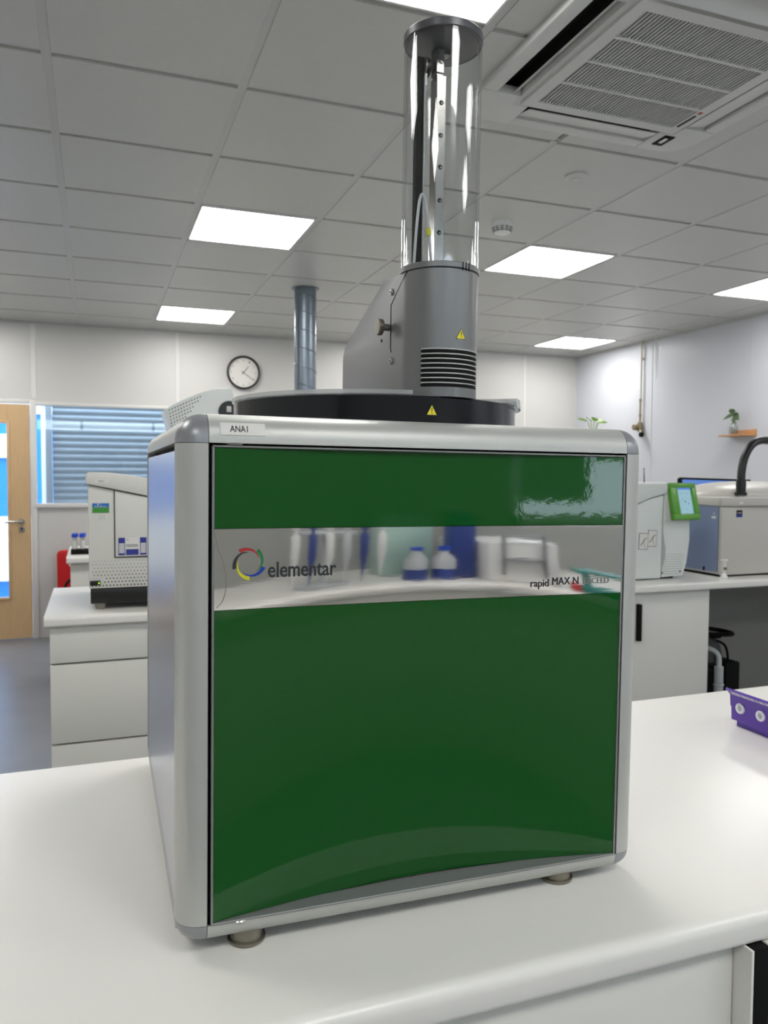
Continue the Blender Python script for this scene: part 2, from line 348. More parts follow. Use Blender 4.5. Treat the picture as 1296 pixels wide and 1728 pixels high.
# ================================================================== OUTSIDE THE FAR WALL
g = G(); g.box(-9, 9, YF + .12, 16, -.12, -.02); struct(g, 'ground', 'ground')
rs = thing('roller_shutter', 'galvanised steel roller shutter behind the interior window', 'shutter', (0.6, 8.1, 0))
vs = []; fs = []; nx = 2; z = 0.0; prof = []
p_ = .062
k = 0
while z < 2.6:
    for t in range(7):
        a = t / 7; prof.append((8.1 - .010 * math.sin(PI * min(1, a / .8)) if a < .8 else 8.1 + .003, z + p_ * a))
    z += p_
poly = prof
g = G(); vs = [(x, y, zz) for x in (-.37, 3.2) for (y, zz) in poly] + [(x, 8.13, zz) for x in (-.37, 3.2) for (y, zz) in poly]
N = len(poly); fs = []
for i in range(N - 1):
    fs.append((i, i + 1, N + i + 1, N + i)); fs.append((2 * N + i, 3 * N + i, 3 * N + i + 1, 2 * N + i + 1))
    fs.append((i, 2 * N + i, 2 * N + i + 1, i + 1)); fs.append((N + i, N + i + 1, 3 * N + i + 1, 3 * N + i))
g.add(vs, fs); g.out('slat_curtain', 'shutter', rs, 60)
g = G(); g.box(3.2, 3.26, 8.04, 8.14, 0, 2.7, .004); g.out('guide_channel', 'shutter', rs)
g = G(); g.box(-.43, -.375, 8.04, 8.14, 0, 2.7, .004)
for zz in (1.15, 1.45, 2.0): g.cyl((-.40, 8.034, zz), .009, .008, 'y', 10)
g.out('guide_channel', 'shutter', rs)
g = G(); g.box(-.478, -.432, 8.25, 8.33, 0, 2.9, .004); tag(g.out('door_post', 'outwhite'), 'pale post left of the roller shutter, seen through the window', 'post')
hd = thing('outdoor_hoarding', 'blue and white banded panels in daylight beyond the glazed door', 'hoarding', (-1.4, 9.2, 0))
g = G(); g.box(-4, -.2, 9.2, 9.26, -.0, 2.9); g.out('blue_board', 'outblue', hd)
g = G(); g.box(-4, -.62, 9.16, 9.2, 1.58, 1.83, .004); g.box(-4, -.62, 9.12, 9.2, .27, .96, .03); g.box(-4, -.2, 9.17, 9.2, 2.05, 2.5); g.out('white_band', 'outwhite', hd)

# ================================================================== CEILING FIXTURES
lab = {(-2, -6): 'ceiling light panel behind and to the left of the camera', (1, -2): 'large ceiling light panel nearest the camera, directly over the glass tube', (1, 2): 'ceiling light panel in the middle of the left row, left of the spiral duct',
       (1, 6): 'ceiling light panel farthest away on the left, above the wall clock', (4, 2): 'ceiling light panel just right of the clear tube, below the smoke detector',
       (4, 6): 'distant ceiling light panel hidden behind the grey sampler tower', (7, 2): 'ceiling light panel cut off by the right edge of the photo',
       (7, 6): 'small distant ceiling light panel by the far right corner of the room', (4, -6): 'ceiling light panel behind the camera, middle row', (1, -6): 'ceiling light panel behind the camera, left row',
       (-2, -2): 'ceiling light panel left of the camera, out of frame', (-2, 2): 'ceiling light panel out of frame to the left, level with the smoke detector', (7, -2): 'ceiling light panel out of frame to the right of the air conditioner',
       (-2, 6): 'ceiling light panel out of frame near the oak door', (7, -6): 'ceiling light panel behind the camera, right row'}
for (i, j) in LIGHTS:
    x, y = gx0 + .6 * (i + .5), gy0 + .6 * (j + .5)
    t = thing('ceiling_light', lab[(i, j)], 'ceiling light', (x, y, CEIL), 'recessed square ceiling light panels')
    g = G(); e = .283
    for (x0, x1, yy0, yy1) in ((-e, e, -e, -e + .008), (-e, e, e - .008, e), (-e, -e + .008, -e + .008, e - .008), (e - .008, e, -e + .008, e - .008)):
        g.box(x + x0, x + x1, y + yy0, y + yy1, CEIL - .004, CEIL + .03)
    g.out('frame', 'white', t)
    g = G(); g.box(x - e + .008, x + e - .008, y - e + .008, y + e - .008, CEIL + .001, CEIL + .012); g.out('diffuser', 'led', t)

# cassette air conditioner
ax, ay = gx0 + 1.8 + 0.0, gy0 - .6
t = thing('air_conditioner', 'white four-way cassette air conditioner set in the ceiling tiles', 'air conditioner', (ax, ay, CEIL))
zb, zt = CEIL - .03, CEIL + .004
def qring(g, x0, x1, y0, y1, X0, X1, Y0, Y1, z0, z1):
    g.box(X0, X1, Y0, y0, z0, z1); g.box(X0, X1, y1, Y1, z0, z1); g.box(X0, x0, y0, y1, z0, z1); g.box(x1, X1, y0, y1, z0, z1)
g = G()
S0, S1, SL = .335, .425, .275     # slot inner, outer offset and half length
o_ = .475
def rr(h, r, n=6):
    out = []
    for (sx, sy, a0) in ((1, 1, 0), (-1, 1, 90), (-1, -1, 180), (1, -1, 270)):
        for k in range(n + 1):
            a = math.radians(a0 + 90 * k / n); out.append((ax + sx * (h - r) + r * math.cos(a), ay + sy * (h - r) + r * math.sin(a)))
    return out
# outer panel as bars and corner pieces leaving the four slots open
for sgn in (-1, 1):
    g.box(ax + min(sgn * S1, sgn * o_), ax + max(sgn * S1, sgn * o_), ay - SL, ay + SL, zb + .004, zt, .004)
    g.box(ax - SL, ax + SL, ay + min(sgn * S1, sgn * o_), ay + max(sgn * S1, sgn * o_), zb + .004, zt, .004)
    for s2_ in (-1, 1):
        pts = []; cx, cyy = ax + sgn * o_, ay + s2_ * o_; R = .10
        P = [(ax + sgn * S0, ay + s2_ * SL), (ax + sgn * o_, ay + s2_ * SL)]
        for k in range(9):
            a = PI / 2 * k / 8; P.append((ax + sgn * (o_ - R + R * math.cos(a)), ay + s2_ * (o_ - R + R * math.sin(a))))
        P += [(ax + sgn * SL, ay + s2_ * o_), (ax + sgn * SL, ay + s2_ * S0), (ax + sgn * S0, ay + s2_ * S0)]
        g.prism(P, 'z', zb + .003, zt, .004)
qring(g, ax - .315, ax + .315, ay - .315, ay + .315, ax - S0, ax + S0, ay - S0, ay + S0, zb + .006, zt)
g.out('outer_panel', 'acw', t)
g = G(); qring(g, ax - .30, ax + .30, ay - .30, ay + .30, ax - .44, ax + .44, ay - .44, ay + .44, CEIL + .06, CEIL + .1); qring(g, ax - S0, ax + S0, ay - S0, ay + S0, ax - S1 - .001, ax + S1 + .001, ay - S1 - .001, ay + S1 + .001, CEIL + .05, CEIL + .06)
qring(g, ax - S0 + .006, ax + S0 - .006, ay - S0 + .006, ay + S0 - .006, ax - S0, ax + S0, ay - S0, ay + S0, zt, CEIL + .06); qring(g, ax - S1, ax + S1, ay - S1, ay + S1, ax - S1 - .006, ax + S1 + .006, ay - S1 - .006, ay + S1 + .006, zt, CEIL + .06)
g.out('air_outlet_duct', 'acdark', t)
def blade(kind):
    g = G()
    if kind == 'l': Mx = Matrix.Translation((ax - .352, ay, CEIL - .010)) @ Matrix.Rotation(math.radians(-38), 4, 'Y')
    if kind == 'r': Mx = Matrix.Translation((ax + .378, ay, CEIL - .018)) @ Matrix.Rotation(math.radians(-8), 4, 'Y')
    if kind in 'lr': hb = .021 if kind == 'l' else .038; g.box(-hb, hb, -SL + .008, SL - .008, -.002, .002, .0015, 1, Mx)
    if kind == 'n': Mx = Matrix.Translation((ax, ay - .372, CEIL - .012)) @ Matrix.Rotation(math.radians(-40), 4, 'X')
    if kind == 'f': Mx = Matrix.Translation((ax, ay + .380, CEIL - .022)) @ Matrix.Rotation(math.radians(10), 4, 'X')
    if kind in 'nf': g.box(-SL + .008, SL - .008, -.042, .042, -.002, .002, .0015, 1, Mx)
    g.out('louvre_blade', 'acw', t)
for k in 'lrnf': blade(k)
g = G(); hgr = .275
qring(g, ax - hgr, ax + hgr, ay - hgr, ay + hgr, ax - .315, ax + .315, ay - .315, ay + .315, zb - .004, zt)
for yy in (-.137, 0, .137): g.box(ax - hgr, ax + hgr, ay + yy - .005, ay + yy + .005, zb - .003, zb + .012)
k = 0; x = ax - hgr + .006
while x < ax + hgr:
    g.box(x - .0017, x + .0017, ay - hgr, ay + hgr, zb - .001, zb + .012); x += .0125
g.out('intake_grille', 'acw', t)
g = G(); g.box(ax - .30, ax + .30, ay - .30, ay + .30, zb + .016, zb + .02); g.out('dust_filter', 'acdark', t)
g = G(); g.box(ax + .285, ax + .295, ay + .17, ay + .26, zb - .0055, zb - .0035); g.m = 1; g.box(ax + .284, ax + .297, ay + .14, ay + .155, zb - .0055, zb - .0035); g.out('badge', ['acdark', 'lred'], t)
g = G(); g.box(ax + .31, ax + .355, ay + .345, ay + .425, zb - .0008, zb + .01, .003); g.m = 1; g.box(ax + .32, ax + .335, ay + .36, ay + .40, zb - .003, zb, .002); g.out('receiver_window', ['blackm', 'white'], t)

# ceiling sensor and smoke detector
g = G(); c = (1.95, 2.93, CEIL)
g.lathe([(.05, 0), (.05, -.006), (.036, -.012), (.033, -.010), (.022, -.010), (.020, -.016), (0.0001, -.018)], c, 'z', 32)
tag(g.out('ceiling_sensor', 'acw'), 'small round flush sensor in a ceiling tile below the air conditioner', 'sensor')
t = thing('smoke_detector', 'white smoke detector dome on a ceiling tile right of the tube', 'smoke detector', (1.95, 3.58, CEIL))
c = (1.95, 3.58, CEIL)
g = G(); g.lathe([(.052, 0), (.052, -.018), (.049, -.022), (.049, -.024), (.040, -.026)], c, 'z', 36); g.out('base', 'white', t)
g = G(); g.lathe([(.047, -.024), (.050, -.028), (.049, -.04), (.040, -.056), (.028, -.062), (.0001, -.063)], c, 'z', 36); g.out('dome', 'white', t)
g = G()
for k in range(12):
    a = 2 * PI * k / 12; ca, sa = math.cos(a), math.sin(a)
    for (r0, z0) in ((.0485, -.034), (.0465, -.042), (.043, -.050)):
        Mx = Matrix.Translation((c[0] + ca * r0, c[1] + sa * r0, c[2] + z0)) @ Matrix.Rotation(a, 4, 'Z'); g.box(-.003, .0022, -.009, .009, -.0018, .0018, 0, 1, Mx)
g.out('vent_slots', 'blackm', t)

# spiral duct down from the ceiling
dx, dy, R = 1.381, 5.342, .075
t = thing('spiral_duct', 'grey galvanised spiral duct dropping from the ceiling', 'duct', (dx, dy, .9))
g = G(); g.lathe([(R, .96), (R, CEIL)], (dx, dy, 0), 'z', 40); g.lathe([(R + .02, CEIL), (R + .02, CEIL - .004), (R, CEIL - .004)], (dx, dy, 0), 'z', 40)
g.out('duct_pipe', 'duct', t)
g = G(); pts = []; zz = 1.0
while zz < CEIL - .01:
    a = -(zz / .125) * 2 * PI; pts.append((dx + (R + .001) * math.cos(a), dy + (R + .001) * math.sin(a), zz)); zz += .125 / 28
g.tube(pts, .0032, 6); g.out('spiral_seam', 'duct', t)
g = G(); g.lathe([(.16, .90), (.16, .93), (R + .005, 1.04), (R + .005, 1.08)], (dx, dy, 0), 'z', 40); g.out('duct_hood', 'duct', t)

# ================================================================== WALL THINGS
t = thing('wall_clock', 'round black-rimmed wall clock above the far bench', 'clock', (1.306, YF, H + .932))
cx, cz = 1.306, H + .932
g = G(); g.lathe([(.152, 0), (.156, -.02), (.153, -.036), (.146, -.040), (.138, -.034), (.136, -.014)], (cx, YF, cz), 'y', 64, cap=False); g.out('rim', 'black', t)
g = G(); g.cyl((cx, YF - .014, cz), .1375, .010, 'y', 64); g.out('dial', 'label', t)
for h in range(1, 13):
    a = PI / 2 - 2 * PI * h / 12; vsx = str(h)
    wd = .012 if h < 10 else .02; g = G()
    put_text(g, vsx, (cx + .112 * math.cos(a) - wd / 2, YF - .0145, cz + .112 * math.sin(a) - .009), (1, 0, 0), (0, 0, 1), wd, .018); g.out('numeral', 'faint', t)
def hand(ang, L, wd, name, back=.02):
    g = G(); a = PI / 2 - math.radians(ang); d = Vector((math.cos(a), 0, math.sin(a))); p = Vector((-d.z, 0, d.x))
    c = Vector((cx, YF - .018, cz)); q = [c - d * back - p * wd, c - d * back + p * wd, c + d * L + p * wd * .6, c + d * L - p * wd * .6]
    g.add([tuple(v) for v in q] + [tuple(v + Vector((0, .002, 0))) for v in q], [(0, 1, 2, 3), (4, 5, 6, 7), (0, 1, 5, 4), (1, 2, 6, 5), (2, 3, 7, 6), (3, 0, 4, 7)]); g.out(name, 'text', t)
hand(40, .075, .003, 'hour_hand'); hand(126, .125, .0026, 'minute_hand')

# right wall: shelf with a cutting in a glass jug
t = thing('wall_shelf', 'small pine shelf on the right wall carrying a glass jug', 'shelf', (XR - .06, 4.98, H + .33))
g = G(); g.box(XR - .145, XR - .001, 4.84, 5.10, H + .318, H + .330, .002); g.out('shelf_board', 'swood', t)
g = G(); g.box(XR - .014, XR - .001, 4.84, 5.10, H + .330, H + .372, .002); g.out('back_lip', 'swood', t)
t = thing('glass_jug', 'glass jug of water holding a green leafy cutting on the small shelf', 'plant in jug', (XR - .08, 5.0, H + .33))
c = (XR - .08, 5.0, H + .331)
g = G(); g.lathe([(.001, .004), (.034, .004), (.037, .01), (.036, .07), (.024, .105), (.024, .125), (.030, .145), (.028, .145), (.0225, .125), (.0225, .105), (.034, .07), (.035, .01), (.001, .008)], c, 'z', 28)
g.tube(spline([(c[0] - .01, c[1] + .034, c[2] + .03), (c[0] - .01, c[1] + .058, c[2] + .05), (c[0] - .01, c[1] + .058, c[2] + .10), (c[0] - .01, c[1] + .024, c[2] + .13)]), .003, 8)
g.out('jug', 'acryl', t)
g = G(); g.lathe([(.001, .010), (.0335, .010), (.0325, .06), (.001, .06)], c, 'z', 24); g.out('water', 'water', t)
def leaf(g, base, tip, wd, droop=.02, nrm=Vector((-1, 0, .6))):
    b = Vector(base); t_ = Vector(tip); d = t_ - b; s_ = d.cross(nrm).normalized(); vs = []; fs = []; n = 7
    for i in range(n + 1):
        u = i / n; w_ = wd * math.sin(PI * u ** .8) ** .8 if 0 < u < 1 else .0006
        c = b + d * u - Vector((0, 0, droop * u * u)); l = nrm.normalized() * w_ * .25
        vs += [c - s_ * w_ + l, c, c + s_ * w_ + l]
    for i in range(n):
        for k in (0, 1): fs.append((i * 3 + k, i * 3 + k + 1, i * 3 + k + 4, i * 3 + k + 3))
    o = len(vs); vs += [v + nrm.normalized() * .0008 for v in vs]; fs += [tuple(o + q for q in f[::-1]) for f in fs]
    g.add(vs, fs)
g = G(); top = Vector((c[0], c[1], c[2] + .15))
g.tube(spline([(c[0], c[1] + .01, c[2] + .015), (c[0] + .01, c[1] - .01, c[2] + .07), (c[0], c[1], c[2] + .15), (c[0], c[1] + .005, c[2] + .19)]), .003, 6)
g.tube(spline([(c[0], c[1] - .012, c[2] + .012), (c[0] - .01, c[1] + .012, c[2] + .06), (c[0] - .01, c[1], c[2] + .15)]), .0025, 6)
g.out('stem', 'leaf', t)
for (b, e, wd) in (((0, 0, .16), (-.02, .10, .145), .022), ((0, 0, .17), (-.03, -.085, .13), .026), ((0, 0, .17), (-.02, .03, .225), .022), ((0, 0, .16), (-.03, -.045, .21), .02), ((0, 0, .15), (-.05, -.06, .10), .02)):
    g = G(); leaf(g, Vector(c) + Vector(b), Vector(c) + Vector(e), wd); g.out('leaf', 'leaf', t)
# gas pipe drop with valve and spare pipe on right wall
t = thing('gas_pipe', 'cream wall pipe ending in a dull brass valve on the right wall', 'pipe', (XR - .04, 6.23, H + .45))
g = G(); g.tube([(XR - .03, 6.23, CEIL), (XR - .03, 6.23, H + .72)], .011, 12)
for zz in (H + 1.1, ): g.box(XR - .03, XR - .001, 6.222, 6.238, zz, zz + .02)
g.out('pipe_run', 'pipe', t)
g = G(); g.tube([(XR - .03, 6.23, H + .72), (XR - .03, 6.23, H + .50)], .0085, 12); g.cyl((XR - .03, 6.23, H + .70), .013, .03); g.cyl((XR - .03, 6.23, H + .56), .013, .025)
g.out('copper_tail', 'brass', t)
g = G(); g.cyl((XR - .03, 6.23, H + .42), .022, .09, 'z', 16, .003); g.cyl((XR - .09, 6.25, H + .46), .03, .05, 'x', 18, .004); g.tube([(XR - .03, 6.23, H + .44), (XR - .05, 6.18, H + .40)], .018, 12)
g.out('valve_body', 'brass', t)
g = G(); g.cyl((XR - .075, 6.17, H + .385), .024, .03, 'x', 16, .003); g.out('valve_knob', 'blackm', t)
g = G(); g.tube([(XR - .012, 6.05, CEIL), (XR - .012, 6.05, H + .9)], .004, 8); g.box(XR - .006, XR, 5.98, 6.0, H + 1.17, H + 1.19); tag(g.out('wall_cable', 'white'), 'thin white cable clipped to the right wall beside the pipe', 'cable')

# ================================================================== BENCHES
def nose(x0, x1, yf, yb, zt, th, rf=.016, rb=.006, name='worktop'):
    P = []
    def arc(cy, cz, r, a0, a1, n=7):
        for k in range(n + 1): a = math.radians(a0 + (a1 - a0) * k / n); P.append((cy + r * math.cos(a), cz + r * math.sin(a)))
    arc(yf + rf, zt - rf, rf, 90, 180); arc(yf + .008, zt - th + .008, .008, 180, 270, 4); arc(yb - .004, zt - th + .004, .004, 270, 360, 3); arc(yb - rb, zt - rb, rb, 0, 90, 4)
    g = G(); g.prism(P, 'x', x0, x1); return g
BT = H - .53
g = nose(-2.4, 3.6, .713, 1.508, BT, .040); tag(g.out('worktop', 'top', None, 25), 'white laminate worktop in the foreground carrying the green analyser', 'worktop')
t = thing('base_cabinet', 'pale grey base cabinet under the front edge of the foreground worktop', 'cabinet', (0, 1.1, 0))
g = G(); g.box(-2.3, .733, .745, 1.47, .1, BT - .041); g.out('carcass', 'cab', t)
g = G(); g.box(-.1, .7325, .733, .744, .11, BT - .043, .001); g.out('door', 'cab', t)
g = G(); g.box(.7335, .7375, .7045, .75, .1, BT - .0405, .0004); g.out('end_panel', 'cab', t)
g = G(); g.box(.7385, .7625, .7045, .76, 0, BT - .0405, .001); tag(g.out('support_frame', 'blackm'), 'black steel support under the foreground worktop at the lower right', 'support')
t = thing('drawer_cabinet', 'pale grey cabinet right of the black steel support, lower right corner', 'cabinet', (1.6, 1.1, 0))
g = G(); g.box(.7635, 3.5, .725, 1.47, .1, BT - .0405); g.out('carcass', 'cab', t)
g = G(); g.box(.7637, 1.8, .706, .724, .1, BT - .0405, .001); g.out('drawer_front', 'cab', t)

# middle row
g = nose(-.181, 4.6, 3.10, 3.884, BT, .040); tag(g.out('worktop', 'top', None, 25), 'white laminate worktop of the middle bench behind the green analyser', 'worktop')
t = thing('drawer_cabinet', 'pale grey drawer cabinet at the left end of the middle bench', 'cabinet', (.6, 3.5, 0))
g = G(); g.box(-.160, 1.6, 3.145, 3.86, .02, BT - .041); g.out('carcass', 'cabdark', t)
for (z0, z1) in ((.0, .408), (.414, .712), (.718, BT - .0415)):
    g = G(); g.box(-.163, 1.6, 3.126, 3.146, z0 + .002, z1, .0012); g.out('drawer_front', 'cab', t)
t = thing('base_cabinet', 'pale grey door cabinet under the right instruments, beside the open knee space', 'cabinet', (2.2, 3.5, 0))
g = G(); g.box(1.62, 2.925, 3.165, 3.86, .05, BT - .041); g.out('carcass', 'cab', t)
d_ = G(); d_.box(2.42, 2.925, 3.145, 3.164, .05, BT - .045, .0012); dd = d_.out('door', 'cab', t)
g = G(); g.box(2.474, 2.492, 3.118, 3.144, H - .808, H - .627, .002); g.out('door_handle', 'blackm', dd)
d_ = G(); d_.box(1.62, 2.415, 3.145, 3.164, .05, BT - .045, .0012); d_.out('door', 'cab', t)
g = G(); g.box(2.926, 4.6, 3.84, 3.858, 0, BT - .0405); tag(g.out('back_board', 'cabdark'), 'grey board closing the back of the open knee space', 'panel')
g = G(); g.box(4.4, 4.42, 3.15, 3.838, 0, BT - .0405); tag(g.out('end_board', 'cab'), 'pale end board at the right end of the middle bench, out of frame', 'panel')
# far row
g = nose(-.172, 4.5, 5.27, 6.05, BT, .042); tag(g.out('worktop', 'top', None, 25), 'white laminate worktop of the farthest bench below the clock', 'worktop')
g = G(); g.box(-.150, 4.4, 5.31, 6.0, 0, BT - .0425, .001); tag(g.out('base_cabinet', 'cab'), 'pale grey cabinet under the farthest bench', 'cabinet')

# red fire extinguisher stand by far wall
t = thing('extinguisher_stand', 'red plastic fire extinguisher stand against the far wall by the door', 'extinguisher stand', (-.15, 7.2, 0))
P = []
for k in range(7): a = PI - PI / 2 * k / 6; P.append((-.31 + .04 + .04 * math.cos(a), H - .665 - .04 + .04 * math.sin(a)))
for k in range(7): a = PI / 2 - PI / 2 * k / 6; P.append((.04 - .04 + .04 * math.cos(a), H - .665 - .04 + .04 * math.sin(a)))
P += [(.04, .0), (-.31, 0)]
g = G(); g.prism(P, 'y', 7.20, 7.26, .006); g.out('back_board', 'red', t)
g = G(); g.cyl((-.15, 7.11, .03), .075, .42, 'z', 28, .02); g.lathe([(.075, .43), (.06, .47), (.03, .50), (.02, .53), (.0001, .535)], (-.15, 7.11, .0), 'z', 24); g.out('extinguisher_body', 'red', t)
g = G(); g.tube(spline([(-.15, 7.10, .54), (-.23, 7.06, .50), (-.26, 7.06, .35), (-.24, 7.07, .2)]), .011, 10); g.box(-.16, -.14, 7.06, 7.15, .53, .56, .004); g.out('hose', 'blackm', t)
g = G(); g.box(-.31, .04, 7.02, 7.26, .0, .03, .008); g.out('foot_plate', 'red', t)
g = G(); g.box(-.215, -.10, 7.195, 7.2, H - .80, H - .70); g.m = 1; g.box(-.205, -.11, 7.1935, 7.195, H - .765, H - .705); g.out('sign', ['label', 'red'], t)

# capped tubes in a black rack on the far bench
g = G(); rx, ry = -.150, 5.44
rk = thing('tube_rack', 'black tube rack at the left end of the farthest bench', 'rack', (rx + .06, ry + .04, BT))
g.box(rx, rx + .16, ry - .02, ry + .10, BT + .0005, BT + .030, .003); g.out('rack_base', 'blackm', rk)
lbs = {(0, 0): 'front left blue-capped tube in the black rack', (1, 0): 'blue-capped tube in the front row, second from the left', (0, 1): 'rear left blue-capped tube in the black rack', (1, 1): 'blue-capped tube in the rear row, second from the left'}
for i in range(2):
    for j in range(2):
        x, y = rx + .022 + i * .047 + j * .006, ry + .01 + j * .05
        t = thing('sample_tube', lbs[(i, j)], 'tube', (x, y, BT + .0305), 'blue-capped sample tubes')
        g = G(); g.lathe([(.008, .0), (.0145, .008), (.0145, .088), (.0135, .088), (.0135, .01), (.0001, .004)], (x, y, BT + .031), 'z', 18); g.out('tube', 'acryl', t)
        g = G(); g.cyl((x, y, BT + .036), .0125, .05, 'z', 16); g.out('paper_insert', 'label', t)
        g = G(); g.cyl((x, y, BT + .108), .0175, .026, 'z', 18, .002); g.out('screw_cap', 'bcap', t)

# ================================================================== LEFT INSTRUMENT (middle bench)
t = thing('laboratory_analyser', 'pale grey boxy instrument with a perforated front and black plinth, left end of middle bench', 'instrument', (.2, 3.45, BT))
Y0, Y1 = 3.20, 3.72; X0, X1 = -.028, .62
g = G(); g.box(X0 + .003, X1, Y0 + .004, Y1, H - .447, H - .047, .004); g.out('body', 'grey', t)
g = G(); P = [(X0 - .004, -.0435), (X0 - .004, -.006), (X0 + .006, .0015), (.05, .000), (.12, -.008), (.19, -.020), (.30, -.032), (.45, -.040), (X1, -.044), (X1, -.11), (.30, -.105), (.19, -.0895), (.07, -.064)]
g.prism([(a, H + b) for a, b in P], 'y', Y0 - .012, Y1, .004); g.out('lid', 'grey', t)
g = G(); g.prism([(.0725, H - .3255), (.0725, H - .0735), (.19, H - .0975), (.60, H - .118), (.60, H - .3255)], 'y', Y0 - .003, Y0 + .012, .001); g.out('front_door', 'grey', t)
g = G()
for (x0, x1, z0, z1) in ((.0685, .0715, -.329, -.066), (.0685, .6, -.3295, -.3265)): g.box(x0, x1, Y0 - .0005, Y0 + .004, H + z0, H + z1)
g.prism([(X0 + .002, H - .0465), (X0 + .002, H - .0435), (.07, H - .064), (.19, H - .0895), (.3, H - .105), (.3, H - .109), (.19, H - .0935), (.07, H - .068)], 'y', Y0 - .001, Y0 + .01)
g.out('door_gap', 'blackm', t)
g = G(); g.box(X0 + .008, X1 - .01, Y0 + .002, Y1 - .02, H - .506, H - .449, .004); g.out('plinth', 'black', t)
for (x, y) in ((.02, 3.235), (.57, 3.235), (.02, 3.66), (.57, 3.66)):
    g = G(); g.cyl((x, y, BT + .0005), .018, .024, 'z', 16, .002); g.out('foot', 'knob', t)
g = G()
for r in range(8):
    z = H - .342 - r * .0135; rad = .0012 + .00026 * r
    for k in range(34):
        x = -.012 + k * .0128 + (0 if r % 2 else .0064)
        if r in (5, 6) and x < .028: continue
        g.cyl((x, Y0 + .0030, z), rad, .0012, 'y', 8)
g.out('vent_holes', 'blackm', t)
g = G(); g.box(-.0215, .016, Y0 - .002, Y0 + .006, H - .4345, H - .4165, .001); sw = g.out('power_switch', 'black', t)
g = G(); g.cyl((.011, Y0 - .0035, H - .4255), .003, .002, 'y', 12); g.out('indicator_lamp', mat('green_indicator', rgb(150, 200, 40), .4, emis=rgb(170, 220, 40), estr=1.2), sw)
g = G(); g.box(-.010, .051, Y0 + .001, Y0 + .0045, H - .154, H - .1345); g.m = 1; g.box(-.010, .051, Y0 + .001, Y0 + .0044, H - .134, H - .118); g.m = 2
g.box(-.010, .051, Y0 + .0008, Y0 + .0042, H - .1345, H - .134)
g.m = 2; put_text(g, 'PerkinElmer', (-.001, Y0 + .0006, H - .1325), (1, 0, 0), (0, 0, 1), .042, .0055)
g.box(.0085, .0115, Y0 + .0004, Y0 + .001, H - .1265, H - .1195); g.box(.0115, .0145, Y0 + .0004, Y0 + .001, H - .1215, H - .1195); g.box(.019, .0215, Y0 + .0004, Y0 + .001, H - .1235, H - .1205)
g.out('maker_sticker', ['glab', 'skylab', 'label'], t)
g = G(); g.box(.004, .045, Y0 + .0015, Y0 + .0045, H - .181, H - .161); g.m = 1
for k in range(4): g.box(.010, .039, Y0 + .001, Y0 + .002, H - .166 - k * .004, H - .1652 - k * .004)
g.out('rating_label', ['label', 'faint'], t)
g = G(); g.box(0, .049, Y0 - .0135, Y0 - .0125, H - .039, H - .027); g.m = 1; put_text(g, 'ANA11', (.012, Y0 - .0139, H - .0355), (1, 0, 0), (0, 0, 1), .022, .0055, .01); g.out('name_label', ['label', 'text'], t)
g = G(); yy = Y0 - .0045
g.box(.082, .185 + .03, yy, yy + .002, H - .321, H - .252); g.m = 1
for x0 in (.083, .163): g.box(x0, x0 + .025, yy - .0006, yy + .001, H - .320, H - .252)
g.box(.111, .158, yy - .0006, yy + .001, H - .320, H - .297); g.m = 0
for x0 in (.0855, .1655):
    for k in range(6): g.box(x0, x0 + .020, yy - .001, yy + .001, H - .312 + k * .0066, H - .307 + k * .0066)
g.m = 2; put_text(g, 'P', (.115, yy - .0008, H - .264), (1, 0, 0), (0, 0, 1), .006, .006)
for k in range(2): g.box(.112, .156, yy - .0006, yy + .001, H - .282 - k * .006, H - .2785 - k * .006)
g.out('data_sticker', ['label', 'bluelab', 'faint'], t)
# tilted perforated sampler cover standing on the lid
g = G(); P = [(.2815, .267), (.305, .281), (.335, .298), (.375, .318), (.42, .338), (.465, .354), (.50, .362), (.54, .364), (.556, .361), (.562, .35), (.566, .27), (.575, .15), (.31, .15), (.2995, .205)]
g.prism([(a, H + b) for a, b in P], 'y', 3.40, 3.66, .006); cov = g.out('sampler_cover', 'grey2', t)
g = G()
for r in range(6):
    for k in range(12 - int(r * 1.6)):
        x = .296 + k * .0115 + r * .0022; z = H + .262 + k * .0055 - r * .0135; g.cyl((x, 3.3985, z), .0028, .002, 'y', 8)
g.out('cover_holes', 'blackm', cov)
g = G(); g.lathe([(.047, 0), (.047, -.004), (.0001, -.004)], (.545, 3.40, H + .262), 'y', 32); g.out('black_hub', 'black', cov)
g = G(); g.box(.533, .552, 3.392, 3.3955, H + .262, H + .286); g.m = 1; g.tube([(.5365, 3.391, H + .266), (.5425, 3.391, H + .278), (.5485, 3.391, H + .266), (.5365, 3.391, H + .266)], .0007, 6); g.out('caution_label', ['label', 'text'], cov)
g = G(); g.box(.35, .52, 3.44, 3.62, H - .05, H + .15, .004); g.out('sampler_column', 'grey2', t)

